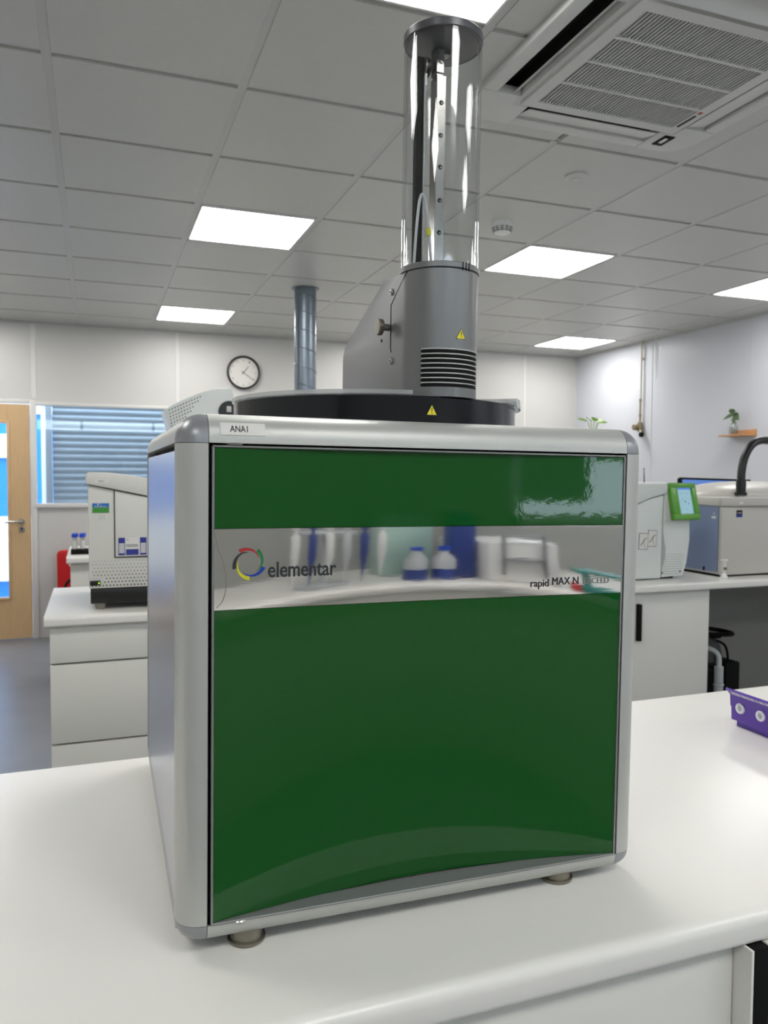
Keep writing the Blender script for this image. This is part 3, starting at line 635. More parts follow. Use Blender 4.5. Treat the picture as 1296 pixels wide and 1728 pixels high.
# ================================================================== RIGHT INSTRUMENT with green display
t = thing('laboratory_analyser', 'pale grey instrument with a lime green framed touch screen on the middle bench', 'instrument', (2.4, 3.5, BT))
g = G(); g.box(2.02, 2.84, 3.285, 3.76, H - .522, H - .06, .008); g.out('body', 'grey2', t)
g = G(); g.prism([(a, H + b) for a, b in [(2.03, -.520), (2.700, -.524), (2.703, -.30), (2.708, -.100), (2.62, -.120), (2.54, -.150), (2.40, -.185), (2.03, -.21)]], 'y', 3.243, 3.30, .004); g.out('front_door', 'grey2', t)
g = G(); g.prism([(a, H + b) for a, b in [(2.02, -.205), (2.40, -.18), (2.54, -.1435), (2.62, -.114), (2.715, -.092), (2.725, -.05), (2.715, -.035), (2.55, -.040), (2.3, -.028), (2.02, -.024)]], 'y', 3.232, 3.77, .006); g.out('lid', 'grey2', t)
side = []
P = [(2.712, -.520), (2.845, -.515), (2.868, -.45), (2.885, -.33), (2.882, -.24), (2.865, -.05), (2.722, -.05), (2.714, -.28), (2.724, -.33), (2.735, -.375), (2.732, -.42), (2.715, -.47)]
g = G(); g.prism([(a, H + b) for a, b in P], 'y', 3.25, 3.74, .004); col = g.out('side_column', 'grey2', t)
g = G()
for r in range(9):
    for k in range(15):
        x = 2.722 + k * .0088 + (r % 2) * .0022; z = H - .505 + r * .0125
        if x < 2.835 + .002 * r - .0: g.box(x, x + .0045, 3.2488, 3.2502, z, z + .0018 + .0005 * (8 - r) / 4)
g.out('vent_slits', mat('vent_grey', rgb(110, 114, 112), .6), col)
g = G(); g.box(2.712, 2.718, 3.2485, 3.251, H - .503, H - .492); g.out('latch_mark', 'blackm', col); g = G(); g.box(2.822, 2.831, 3.2485, 3.251, H - .497, H - .488); g.out('latch_mark', 'blackm', col)
g = G(); g.box(2.03, 2.80, 3.27, 3.74, BT + .0005, BT + .009); g.out('base_plate', 'blackm', t)
# display
tl, tr, br, bl = Vector((2.738, 3.245, H - .038)), Vector((2.903, 3.245, H - .038)), Vector((2.907, 3.200, H - .223)), Vector((2.742, 3.200, H - .223))
Zax = (tl - bl).normalized(); Xax = Vector((1, 0, 0)); Yax = Zax.cross(Xax).normalized()
Mx = Matrix((Xax, Yax, Zax)).transposed().to_4x4(); Mx.translation = (tl + tr + bl + br) / 4
hw, hh = .082, .095
g = G()
for (x0, x1, z0, z1) in ((-hw, hw, hh - .024, hh), (-hw, hw, -hh, -hh + .030), (-hw, -hw + .046, -hh + .030, hh - .024), (hw - .030, hw, -hh + .030, hh - .024)):
    g.box(x0, x1, -.004, .022, z0, z1, .0025, 2, Mx)
ds = g.out('display_bezel', 'lime', t)
g = G(); g.box(-hw + .044, hw - .028, .006, .010, -hh + .028, hh - .022, 0, 1, Mx); g.m = 1; g.box(-hw + .044, hw - .028, .0052, .009, hh - .034, hh - .022, 0, 1, Mx); g.m = 2
for (x, z, r) in ((-.02, .04, .002), (0, .042, .0015), (.02, .04, .002), (-.012, .012, .002), (.004, .0, .004), (.022, -.012, .003), (-.024, -.045, .002), (.01, -.04, .0018), (-.01, -.02, .0015), (.028, .012, .002)):
    g.box(x + .005 - r, x + .005 + r, .0052, .007, z - r, z + r, 0, 1, Mx)
g.out('touch_screen', ['screen', 'screenb', 'faint'], ds)
g = G(); g.prism([(3.26, H - .045), (3.232, H - .235), (3.30, H - .235), (3.30, H - .045)], 'x', 2.728, 2.87, .003); g.out('display_mount', 'grey', t)
for (x0, z0, tag_) in ((2.558, -.372, 0), (2.612, -.358, 1)):
    g = G(); M4 = Matrix.Translation((x0, 3.241, H + z0)) @ Matrix.Rotation(.06, 4, 'Y'); g.box(0, .055, 0, .0018, 0, .083, 0, 1, M4); g.m = 1; g.box(.002, .053, -.0004, .001, .002, .081, 0, 1, M4)
    g.m = 0; g.tube([M4 @ Vector(p) for p in ((.008, -.001, .02), (.02, -.001, .03), (.03, -.001, .05), (.045, -.001, .06))], .0016, 6); g.tube([M4 @ Vector(p) for p in ((.03, -.001, .05), (.034, -.001, .02), (.042, -.001, .008))], .0007, 6)
    g.out('instruction_label', ['text', 'label'], t)
g = G(); g.tube([(2.632, 3.30, H - .036), (2.628, 3.30, H + .036)], [.0035, .0018], 8); g.cyl((2.628, 3.30, H + .03), .0028, .008); g.out('probe_pen', mat('dark_purple_plastic', rgb(45, 38, 66), .4), t)
# pot plant on top of it
t = thing('house_plant', 'light green trailing house plant standing behind the analyser top', 'plant', (2.46, 3.5, H - .02))
g = G(); g.lathe([(.04, 0), (.05, .08), (.052, .085), (.047, .085), (.04, .07), (.0001, .07)], (2.46, 3.5, H - .027), 'z', 24); g.out('pot', 'white', t)
g = G()
ends = [((2.36, 3.5, H + .293), .02), ((2.40, 3.48, H + .300), .02), ((2.50, 3.47, H + .287), .026), ((2.545, 3.5, H + .282), .026), ((2.455, 3.48, H + .302), .02)]
for e, wd in ends: g.tube(spline([(2.46, 3.5, H + .05), (2.46, 3.5, H + .17), Vector((2.46, 3.5, H + .27)).lerp(Vector(e), .35)]), .002, 6)
g.out('stem', 'leafl', t)
for e, wd in ends:
    g = G(); leaf(g, Vector((2.46, 3.5, H + .27)).lerp(Vector(e), .35), e, wd, .004, Vector((0, -.5, 1))); g.out('leaf', 'leafl', t)

# ================================================================== FAR RIGHT INSTRUMENT with black hose
t = thing('laboratory_instrument', 'beige grey instrument with a rounded lid and a side painted with a blue reflection, right edge of the photo', 'instrument', (3.5, 3.5, BT))
g = G(); g.box(3.064, 3.86, 3.228, 3.70, BT + .012, H - .13, .004); g.out('body', 'beige', t)
g = G(); g.prism([(3.058, BT + .010), (3.058, H - .165), (3.12, H - .163), (3.85, H - .158), (3.85, BT + .012), (3.12, BT + .010)], 'y', 3.214, 3.226, .004); g.out('front_panel', 'beige', t)
g = G(); g.box(3.057, 3.0635, 3.24, 3.70, BT + .024, H - .160, .001); sp = g.out('side_panel', 'bluerefl', t)
g = G(); g.box(3.0562, 3.0572, 3.262, 3.275, H - .2, H - .196); g.box(3.0562, 3.0572, 3.255, 3.285, H - .225, H - .212); g.out('side_label', 'label', sp)
g = G()
for k in range(14): g.box(3.0560, 3.0572, 3.465 + (k % 2) * .008, 3.471 + (k % 2) * .008, H - .42 + k * .0145, H - .412 + k * .0145)
g.out('side_vents', 'blackm', sp)
g = G(); g.box(3.055, 3.0572, 3.325, 3.34, BT + .024, BT + .045, .001); g.out('side_clip', 'blackm', sp)
g = G(); g.box(3.062, 3.85, 3.232, 3.69, BT + .0005, BT + .013, .001); g.out('base_plate', 'blackm', t)
g = G(); P = []
for (x, y) in ((3.045, 3.72), (3.045, 3.26), (3.055, 3.225), (3.09, 3.208), (3.16, 3.200), (3.5, 3.185), (3.88, 3.20), (3.88, 3.72)): P.append((x, y))
g.prism(P, 'z', H - .160, H - .112, .008, 3); lid = g.out('lid', 'beige', t)
g = G(); b = bmesh.new(); bmesh.ops.create_uvsphere(b, u_segments=40, v_segments=20, radius=1)
for v in b.verts: v.co = Vector((3.47 + .42 * math.copysign(abs(v.co.x) ** .8, v.co.x), 3.46 + .23 * math.copysign(abs(v.co.y) ** .8, v.co.y), H - .115 + .085 * v.co.z))
g.bm(b); g.out('lid_dome', 'beige', t)
g = G(); g.lathe([(.022, 0), (.022, .003), (.019, .004), (.0001, .004)], (3.165, 3.203, H - .139), 'y', 20)
g2 = G(); b = bmesh.new(); bmesh.ops.create_circle(b, cap_ends=True, segments=20, radius=1)
for v in b.verts: v.co = Vector((3.172 + .014 * v.co.x, 3.1985, H - .141 + .006 * v.co.y))
r_ = bmesh.ops.extrude_face_region(b, geom=b.faces[:]);
for v in [q for q in r_['geom'] if isinstance(q, bmesh.types.BMVert)]: v.co.y += .006
g2.bm(b); g2.out('oval_label', 'label', t)
g = G(); g.box(3.154, 3.193, 3.2125, 3.215, H - .217, H - .180); g.m = 1; g.box(3.154, 3.193, 3.212, 3.2145, H - .217, H - .203); g.m = 2; g.box(3.161, 3.186, 3.2118, 3.2145, H - .196, H - .193); g.out('maker_sticker', ['black', 'bluelab', 'label'], t)
# hose
t = thing('extraction_hose', 'black flexible hose arching up from the lid of the beige instrument', 'hose', (3.222, 3.26, H - .112))
g = G(); pts = spline([(3.224, 3.258, H - .05), (3.226, 3.26, H + .02), (3.243, 3.26, H + .095), (3.286, 3.262, H + .158), (3.345, 3.266, H + .188), (3.42, 3.27, H + .19), (3.50, 3.272, H + .175), (3.57, 3.275, H + .14)], 10)
g.tube(pts, [.0205 + .0012 * (i % 2) for i in range(len(pts))], 16); g.out('hose_tube', 'black', t)
g = G(); g.lathe([(.025, -.104), (.032, -.104), (.032, -.088), (.024, -.086), (.026, -.05), (.024, -.02), (.02, -.018)], (3.223, 3.258, H), 'z', 24); g.out('collar', 'black', t)
g = G(); g.cyl((3.223, 3.258, H - .112), .018, .010); g.out('fitting', 'steel', t)
# tiny white funnel thing at its corner
t = thing('plastic_dropper', 'small white plastic stand at the front left corner of the beige instrument', 'stand', (3.045, 3.175, BT))
g = G(); g.lathe([(.018, .001), (.020, .006), (.014, .018), (.006, .026), (.005, .055), (.008, .062), (.009, .085), (.018, .094), (.018, .098), (.0001, .098)], (3.045, 3.175, BT), 'z', 20); g.out('stem', 'white', t)
g = G(); g.cyl((3.047, 3.17, BT + .045), .0095, .014, 'z', 12, .002); g.out('ring_nut', 'knob', t)

# monitor behind them on the same bench
t = thing('computer_monitor', 'black-framed monitor with a blue screen behind the right instruments', 'monitor', (3.57, 3.82, BT))
Mx = Matrix.Translation((3.565, 3.80, H - .185)) @ Matrix.Rotation(math.radians(1.3), 4, 'Y') @ Matrix.Rotation(math.radians(-4), 4, 'X')
g = G(); hw, hh = .27, .168
for (x0, x1, z0, z1) in ((-hw, hw, hh - .012, hh), (-hw, hw, -hh, -hh + .02), (-hw, -hw + .012, -hh + .02, hh - .012), (hw - .012, hw, -hh + .02, hh - .012)): g.box(x0, x1, -.008, .012, z0, z1, .001, 1, Mx)
g.box(-hw + .004, hw - .004, .004, .030, -hh + .004, hh - .004, .003, 1, Mx); g.out('housing', 'blackm', t)
g = G(); g.box(-hw + .012, hw - .012, -.003, .003, -hh + .02, hh - .012, 0, 1, Mx); g.out('screen', 'screenb', t)
g = G(); g.box(3.54, 3.59, 3.825, 3.845, BT + .01, H - .20, .002); g.box(3.45, 3.68, 3.735, 3.87, BT + .0005, BT + .012, .004); g.out('stand', 'blackm', t)

# ================================================================== vacuum pump in the knee space
px, py = 3.27, 3.52
t = thing('vacuum_pump', 'dark vacuum pump with a loop handle on the floor of the open knee space', 'pump', (px, py, 0))
g = G(); g.box(px - .20, px + .17, py - .12, py + .12, .0, .03, .004)
g.cyl((px - .02, py, .03), .10, .33, 'z', 28, .02); g.box(px + .06, px + .165, py - .08, py + .06, .05, .375, .012); g.out('pump_body', 'blackm', t)
g = G(); g.lathe([(.055, .36), (.075, .38), (.08, .42), (.07, .47), (.045, .50), (.03, .52)], (px - .005, py, 0), 'z', 28); g.out('motor_housing', mat('dark_grey_casting', rgb(70, 71, 72), .5), t)
g = G(); pts = [(px + .135 * math.copysign(abs(math.cos(a)) ** .8, math.cos(a)), py + .10 * math.copysign(abs(math.sin(a)) ** .8, math.sin(a)), .545 - .012 * math.cos(a)) for a in [2 * PI * k / 36 for k in range(37)]]
g.tube(pts, .0125, 10, False); g.tube([(px, py, .50), (px, py + .0, .535)], .03, 12); g.tube([(px, py - .09, .535), (px, py, .515), (px, py + .09, .535)], .014, 8); g.out('loop_handle', 'blackm', t)
g = G(); g.cyl((px - .02, py - .11, .21), .026, .05, 'z', 20, .003); g.cyl((px - .02, py - .11, .262), .030, .012, 'z', 20, .003); g.cyl((px - .02, py - .11, .276), .025, .095, 'z', 20, .003)
g.tube(spline([(px - .02, py - .11, .36), (px - .01, py - .09, .43), (px - .05, py - .05, .46), (px - .09, py - .02, .42)]), .015, 10); g.out('mist_filter', 'tubec', t)
g = G(); g.tube(spline([(px + .02, py - .03, .50), (px + .075, py - .05, .47), (px + .10, py - .05, .40), (px + .10, py - .04, .34)]), .007, 8); g.out('hose', 'blackm', t)

# ================================================================== purple rack on the foreground worktop
t = thing('purple_rack', 'purple plastic tube rack with white round grommets, right edge of the foreground worktop', 'rack', (1.33, 1.16, BT))
x0, x1, y0, y1 = 1.2665, 1.372, 1.00, 1.290; zt = H - .452; th = .0025
def ring_box(g, X0, X1, Y0_, Y1_, z0, z1, w):
    g.box(X0, X0 + w, Y0_, Y1_, z0, z1); g.box(X1 - w, X1, Y0_, Y1_, z0, z1); g.box(X0 + w, X1 - w, Y0_, Y0_ + w, z0, z1); g.box(X0 + w, X1 - w, Y1_ - w, Y1_, z0, z1)
g = G(); zl = zt - .036
g.box(x0 + .008, x1 - .008, y0 + .008, y1 - .008, BT + .0008, BT + .013)
g.prism([(x0, BT + .0125), (x1, BT + .0125), (x1 + .002, zl), (x0 - .0015, zl), ], 'y', y0, y1, .0015)
g.out('tray_body', 'purple', t, 20)
g = G(); g.prism([(x0 - .0015, zl - .001), (x0 + .001, zl - .001), (x0 - .001, zt - .012), (x0 - .0135, zt + .004), (x0 - .0165, zt + .001), (x0 - .0035, zt - .012)], 'y', y0, y1 + .002, .0008); rim = g.out('flared_wall', 'purple', t, 20)
g = G(); yy = y1 - .010; random.seed(3)
while yy > y0 + .01:
    wv = random.uniform(.002, .006); k = .6
    M4 = Matrix.Translation((x0 - .0100, yy, zt - .0055)) @ Matrix.Rotation(math.radians(45), 4, 'Y'); g.box(-.0045, .0045, -wv, 0, -.0006, .0006, 0, 1, M4); yy -= wv + random.uniform(.0015, .005)
g.out('worn_white_print', 'pgrom', rim)
for y in (1.263, 1.2095, 1.156, 1.1025, 1.049):
    g = G(); g.lathe([(.0065, -.0045), (.0105, -.0045), (.0112, -.003), (.0112, .0), (.0065, .0), (.006, -.003), (.0065, -.0045)], (x0 - .001, y, H - .487), 'x', 28); g.m = 1; g.cyl((x0 - .0022, y, H - .487), .0064, .001, 'x', 24)
    g.out('grommet', ['pgrom', 'tubec'], t)

# ================================================================== BEHIND THE CAMERA (seen mirrored in the analyser door)
g = nose(-2.5, 4.6, -1.75 + .002, -1.15, BT, .04); g.v = [(v[0], -1.748 + (-1.15 - v[1]), v[2]) for v in g.v]
tag(g.out('worktop', 'top', None, 25), 'white worktop along the window wall behind the camera', 'worktop')
g = G(); g.box(-2.4, 4.5, -1.70, -1.19, 0.0, BT - .041, .002); tag(g.out('base_cabinet', 'cab'), 'pale grey cabinets under the window wall worktop behind the camera', 'cabinet')
t = thing('pipette_stand', 'clear stand of hanging white and blue pipettes behind the camera', 'pipette stand', (.92, -1.32, BT))
g = G(); g.cyl((.92, -1.32, BT + .0005), .09, .012, 'z', 32, .002); g.cyl((.92, -1.32, BT + .012), .012, .30); g.cyl((.92, -1.32, BT + .27), .10, .012, 'z', 32, .002); g.out('stand_frame', 'tubec', t)
for k, cm in enumerate(('white', 'dkblue', 'white', 'tubec', 'dkblue', 'white')):
    t2 = thing('pipette', ['white pipette hanging on the stand', 'blue pipette hanging on the stand'][cm == 'dkblue'] + [' nearest the wall corner', ' second round', ' third round', ' with a clear barrel', ' fifth round', ' last round'][k], 'pipette', (.78 + k * .056, -1.19, BT + .05), 'pipettes on the stand')
    x = .78 + k * .056; y = -1.19 + .0 * k
    g = G(); g.lathe([(.001, .03), (.003, .06), (.006, .10), (.010, .14), (.013, .17), (.014, .27), (.010, .28), (.006, .285), (.006, .30), (.012, .302), (.012, .315), (.001, .316)], (x, y, BT), 'z', 16); g.out('pipette_body', cm, t2)
for k, (x, lab_) in enumerate(((1.20, 'left blue reagent bottle behind the camera'), (1.29, 'right blue reagent bottle behind the camera'))):
    t = thing('reagent_bottle', lab_, 'bottle', (x, -1.26, BT), 'blue reagent bottles')
    g = G(); g.lathe([(.034, .001), (.036, .004), (.036, .12), (.015, .15), (.015, .17)], (x, -1.26, BT), 'z', 24); g.out('bottle', 'tubec', t)
    g = G(); g.cyl((x, -1.26, BT + .005), .037, .06, 'z', 24); g.out('blue_band', 'dkblue', t)
    g = G(); g.cyl((x, -1.26, BT + .171), .02, .025, 'z', 20, .002); g.out('bottle_cap', 'bcap', t)
g = G(); g.box(1.15, 1.32, -1.55, -1.42, BT + .001, BT + .34, .01); tag(g.out('green_glass_box', mat('pale_green_glass', rgb(170, 200, 190), .3)), 'pale green box standing behind the reagent bottles', 'box')
g = G(); g.box(1.325, 1.405, -1.36, -1.28, BT + .001, BT + .36, .008); tag(g.out('blue_dispenser', 'dkblue'), 'deep blue upright dispenser on the window wall worktop', 'dispenser')
t = thing('bench_instrument', 'white bench instrument with framed door on the window wall worktop', 'instrument', (1.53, -1.4, BT))
g = G(); g.box(1.42, 1.66, -1.62, -1.22, BT + .001, BT + .22, .01); g.out('body', 'white', t)
g = G(); g.box(1.46, 1.468, -1.219, -1.205, BT + .03, BT + .26); g.box(1.60, 1.608, -1.219, -1.205, BT + .03, BT + .26); g.box(1.468, 1.60, -1.219, -1.19, BT + .12, BT + .128); g.box(1.468, 1.60, -1.219, -1.205, BT + .252, BT + .26); g.out('door_frame', 'cap', t)
t = thing('teal_tray', 'teal plastic tray on the window wall worktop', 'tray', (1.80, -1.19, BT))
g = G(); g.box(1.70, 1.90, -1.21, -1.16, BT + .001, BT + .03, .004); g.box(1.69, 1.88, -1.215, -1.16, BT + .085, BT + .10, .004); g.box(1.72, 1.73, -1.20, -1.17, BT + .03, BT + .085); g.box(1.86, 1.87, -1.20, -1.17, BT + .03, BT + .085); g.out('tray', 'teal', t)
g = G(); g.box(1.672, 1.697, -1.2, -1.17, BT + .001, BT + .035, .004); tag(g.out('red_block', 'red'), 'small red block beside the teal tray', 'block')

# ================================================================== THE GREEN ANALYSER
root = thing('elemental_analyser', 'large green-fronted aluminium-framed analyser with a clear tube tower, on the foreground worktop', 'analyser', (.1085, .8416, H - .4909))
root.rotation_euler = (.0026, .0084, -.0105); root['local'] = 1
root_m = Matrix.Translation(root.location) @ root.rotation_euler.to_matrix().to_4x4(); root_i = root_m.inverted()
E_, W_, HT, D_, BB = .0321, .5261, .523, .628, .0241
def qarc(c0, c1, r0, r1, a0, a1, n=10):
    return [(c0 + r0 * math.cos(math.radians(a0 + (a1 - a0) * k / n)), c1 + r1 * math.sin(math.radians(a0 + (a1 - a0) * k / n))) for k in range(n + 1)]
def profile_sq(c0, c1, r0, r1, a0, a1):          # quarter profile with slightly squarer shoulder
    o = []
    for k in range(11):
        a = math.radians(a0 + (a1 - a0) * k / 10); q = .86
        o.append((c0 + r0 * math.copysign(abs(math.cos(a)) ** q, math.cos(a)), c1 + r1 * math.copysign(abs(math.sin(a)) ** q, math.sin(a))))
    return o
# corner posts
for (cx, cyy, a0, nm) in ((0, E_, 180, 1), (W_, E_, 270, 1), (0, D_ - E_, 90, 1), (W_, D_ - E_, 0, 1)):
    P = profile_sq(cx, cyy, E_, E_, a0, a0 + 90); P.append((cx, cyy))
    g = G(); g.prism(P, 'z', .0006, HT - .0006); g.out('corner_post', 'alu', root)
# rails front/back
for (y, s_) in ((E_, -1), (D_ - E_, 1)):
    P = profile_sq(y, HT, E_, E_, 180 if s_ < 0 else 0, 90); P.append((y, HT)); g = G(); g.prism(P, 'x', .0006, W_ - .0006); tr_ = g.out('top_rail', 'alu', root)
    if s_ < 0: top_front = tr_
    P = profile_sq(y, 0, E_, BB, 180 if s_ < 0 else 0, 270 if s_ < 0 else -90); P.append((y, 0)); g = G(); g.prism(P, 'x', .0006, W_ - .0006); g.out('bottom_rail', 'alu', root)
for (x, s_) in ((0, -1), (W_, 1)):
    P = profile_sq(x, HT, E_, E_, 180 if s_ < 0 else 0, 90); P.append((x, HT)); g = G(); g.prism(P, 'y', E_ + .0006, D_ - E_ - .0006); g.out('side_rail', 'alu', root)
    P = profile_sq(x, 0, E_, BB, 180 if s_ < 0 else 0, 270 if s_ < 0 else -90); P.append((x, 0)); g = G(); g.prism(P, 'y', E_ + .0006, D_ - E_ - .0006); g.out('side_rail', 'alu', root)
# corner caps
for cx, sx in ((0, -1), (W_, 1)):
    for cyy, sy in ((E_, -1), (D_ - E_, 1)):
        for cz, sz, rz in ((HT, 1, E_), (0, -1, BB)):
            vs = []; fs = []; n = 10; q = .88
            for i in range(n + 1):
                ph = PI / 2 * i / n
                for k in range(n + 1):
                    th_ = PI / 2 * k / n
                    vs.append((cx + sx * E_ * (math.cos(ph) * math.cos(th_)) ** q, cyy + sy * E_ * (math.cos(ph) * abs(math.sin(th_))) ** q, cz + sz * rz * math.sin(ph) ** q))
            for i in range(n):
                for k in range(n): fs.append((i * (n + 1) + k, i * (n + 1) + k + 1, (i + 1) * (n + 1) + k + 1, (i + 1) * (n + 1) + k))
            o = len(vs); vs.append((cx, cyy, cz))
            for k in range(n): fs.append((k + 1, k, o))
            for i in range(n): fs.append((i * (n + 1), (i + 1) * (n + 1), o)); fs.append(((i + 1) * (n + 1) + n, i * (n + 1) + n, o))
            g = G(); g.add(vs, fs); o = g.out('corner_cap', 'cap', root, 50)
# inner chassis (dark) and sheets
g = G(); g.box(-.018, W_ + .018, .034, D_ - .034, -.012, HT + .018); g.box(.0, W_, .0335, .036, .0, HT)
g.box(.0003, W_ - .0003, .0025, .034, -.0008, .0002); g.box(.0, .0015, .003, .026, 0, HT); g.box(W_ - .0015, W_, .003, .026, 0, HT)
g.out('chassis', 'blackm', root)
g = G(); g.box(-.0305, -.027, E_ + .0015, D_ - .004, -.016, HT - .008, .0008, 1); g.out('side_panel', 'brushed', root)
g = G(); g.box(W_ + .027, W_ + .0305, E_ + .0015, D_ - .004, -.016, HT - .008, .0008, 1); g.out('side_panel', 'brushed', root)
g = G(); g.box(.0, W_, E_, D_ - E_, HT + .02, HT + E_ - .0015, .001, 1); g.out('top_panel', 'alu', root)
g = G(); g.box(.001, W_ - .001, D_ - .006, D_ - .001, .001, HT - .001); g.out('back_panel', 'alu', root)
# door: tray with rim, green front curving inwards towards the bottom
dx0, dx1, dz0, dz1 = .0038, .5222, .0005, .5205
g = G(); r_ = .0022
g.box(dx0, dx1, -.002, .022, dz0, dz0 + r_, .0006, 1); g.box(dx0, dx1, -.002, .022, dz1 - r_, dz1, .0006, 1); g.box(dx0, dx0 + r_, -.002, .022, dz0 + r_, dz1 - r_); g.box(dx1 - r_, dx1, -.002, .022, dz0 + r_, dz1 - r_)
g.box(dx0, dx1, -.0015, .036, dz0 - .0003, dz0 + .001)
door = g.out('door', 'tray', root)
def bulge(x, z):
    u = (x - dx0) / (dx1 - dx0); k = math.sin(PI * min(max(u, 0), 1)) ** .9 if 0 < u < 1 else 0
    a = .0055 + .0225 * max(0, 1 - z / .42) ** 1.7
    return a * k
def skin(x0, x1, z0, z1, y_off, nx, nz, th=.003):
    vs = []; fs = []
    for s_ in (0, 1):
        for i in range(nz + 1):
            for k in range(nx + 1):
                x = x0 + (x1 - x0) * k / nx; z = z0 + (z1 - z0) * i / nz; vs.append((x, bulge(x, z) + y_off + s_ * th, z))
    n = (nx + 1) * (nz + 1)
    for i in range(nz):
        for k in range(nx):
            a = i * (nx + 1) + k; fs.append((a, a + 1, a + nx + 2, a + nx + 1)); fs.append((n + a, n + a + nx + 1, n + a + nx + 2, n + a + 1))
    for k in range(nx): fs.append((k, n + k, n + k + 1, k + 1)); a = nz * (nx + 1) + k; fs.append((a, a + 1, n + a + 1, n + a))
    for i in range(nz): a = i * (nx + 1); b = a + nx + 1; fs.append((a, b, n + b, n + a)); fs.append((a + nx, n + a + nx, n + b + nx, b + nx))
    return vs, fs
bz0, bz1 = .3450, .4318
for (z0, z1, nz) in ((dz0 + .0028, bz0 - .0006, 40), (bz1 + .0006, dz1 - r_ - .0004, 12)):
    g = G(); g.add(*skin(dx0 + r_ + .0004, dx1 - r_ - .0004, z0, z1, -.0008, 60, nz)); g.out('green_panel', 'green', door, 60)
g = G(); g.add(*skin(dx0 + .0012, dx1 - .0010, bz0, bz1, -.0020, 60, 6)); band = g.out('polished_band', 'mirror', root, 60)
# logo and lettering on the band
def onband(v, lift=.0006): return Vector((v.x, bulge(v.x, v.z) - .0020 - lift + v.y, v.z))
cx, cz = .0432, .3945
for (k, nm, mt) in ((0, 'logo_red_swoosh', 'lred'), (1, 'logo_green_swoosh', 'lgreen'), (2, 'logo_blue_swoosh', 'lblue'), (3, 'logo_yellow_swoosh', 'lyel'), (4, 'logo_black_swoosh', 'text')):
    a0 = 128 - 72 * k; n = 22; outer = []; inner = []
    for i in range(n + 1):
        u = i / n; a = math.radians(a0 - 108 * u); ro = .0186 - .0068 * u ** 1.1; wd = .0042 * (1 - u) ** .9 * (1 if u > 0 else 1)
        outer.append((cx + ro * math.cos(a), cz + ro * math.sin(a))); inner.append((cx + (ro - wd - .0001) * math.cos(a), cz + (ro - wd - .0001) * math.sin(a)))
    vs = []; fs = []
    for lf in (.0002, .0005):
        for p in outer + inner: q = onband(Vector((p[0], 0, p[1])), lf); vs.append(tuple(q))
    m_ = 2 * (n + 1)
    for i in range(n): fs.append((i, i + 1, n + 1 + i + 1, n + 1 + i)); fs.append((m_ + i, m_ + n + 1 + i, m_ + n + 2 + i, m_ + i + 1))
    g = G(); g.add(vs, fs); g.out(nm, mt, band)
def band_text(name, body, x, z, wd, ht, bold, mt):
    g = G(); vs, fs = text_g(body, wd, ht, bold); g.add([tuple(onband(Vector((x + v.x, 0, z + v.y)), .0004 + v.z)) for v in vs], fs); return g.out(name, mt, band)
band_text('lettering', 'elementar', .0640, .3788, .0775, .0166, .013, 'text')
band_text('lettering', 'rapid', .3910, .3560, .0250, .0092, .004, 'text')
band_text('lettering', 'MAX N', .4210, .3578, .0370, .0092, 0, 'text')
band_text('faint_lettering', 'EXCEED', .4650, .3580, .0370, .0072, -.004, 'faint')
g = G(); g.tube([tuple(onband(Vector((x, 0, z)), .0006)) for (x, z) in [(p.x, p.z) for p in spline([(.0065, 0, .4270), (.0100, 0, .4120), (.0165, 0, .3920), (.0185, 0, .3700), (.0150, 0, .3550), (.0085, 0, .3475)], 8)]], .00035, 6); g.out('film_crease', mat('brown_film_edge', rgb(150, 132, 120), .4), band)
# paper label on the top rail, following its curve
def onrail(x, z, lift):
    s_ = max(0, min(1, (z - HT) / E_)); t_ = math.asin(min(1, s_ ** (1 / .86))); c_ = math.cos(t_) ** .86
    return (x, E_ - E_ * c_ - lift, z)
g = G(); vs = []; fs = []
for lf in (.0003, .0006):
    for i in range(5):
        for x in (.0125, .0605):
            z = .5315 + .0135 * i / 4; vs.append(onrail(x, z, lf))
for i in range(4): fs.append((i * 2, i * 2 + 1, i * 2 + 3, i * 2 + 2)); fs.append((10 + i * 2, 10 + i * 2 + 1, 10 + i * 2 + 3, 10 + i * 2 + 2))
g.add(vs, fs); g.m = 1; tv, tf = text_g('ANA1', .0190, .0068, .012); g.add([onrail(.0225 + v.x, .5352 + v.y, .0008 + v.z * .5) for v in tv], tf)
g.out('name_label', ['label', 'text'], top_front)
# hinge pins
for (x, z) in ((.028, HT - .0008), (.036, .0003)):
    g = G(); g.lathe([(.009, -.0012), (.010, 0), (.009, .0012), (.0001, .0014)], (x, .006, z), 'z', 20); g.out('hinge_pin', 'steel', root)
# levelling feet down to the worktop
for (x, y) in ((.048, .030), (.456, .032), (.048, .56), (.456, .56)):
    top = Vector((x, y, -.010)); wpt = root_m @ top; zb_ = BT + .0006; L_ = wpt.z - zb_
    g = G(); g.lathe([(.020, -.010 - L_), (.0215, -.010 - L_ + .001), (.0215, -.010 - L_ + .0035), (.0185, -.010 - L_ + .0045), (.0185, -.010)], (x, y, 0), 'z', 32); g.out('levelling_foot', 'knob', root)
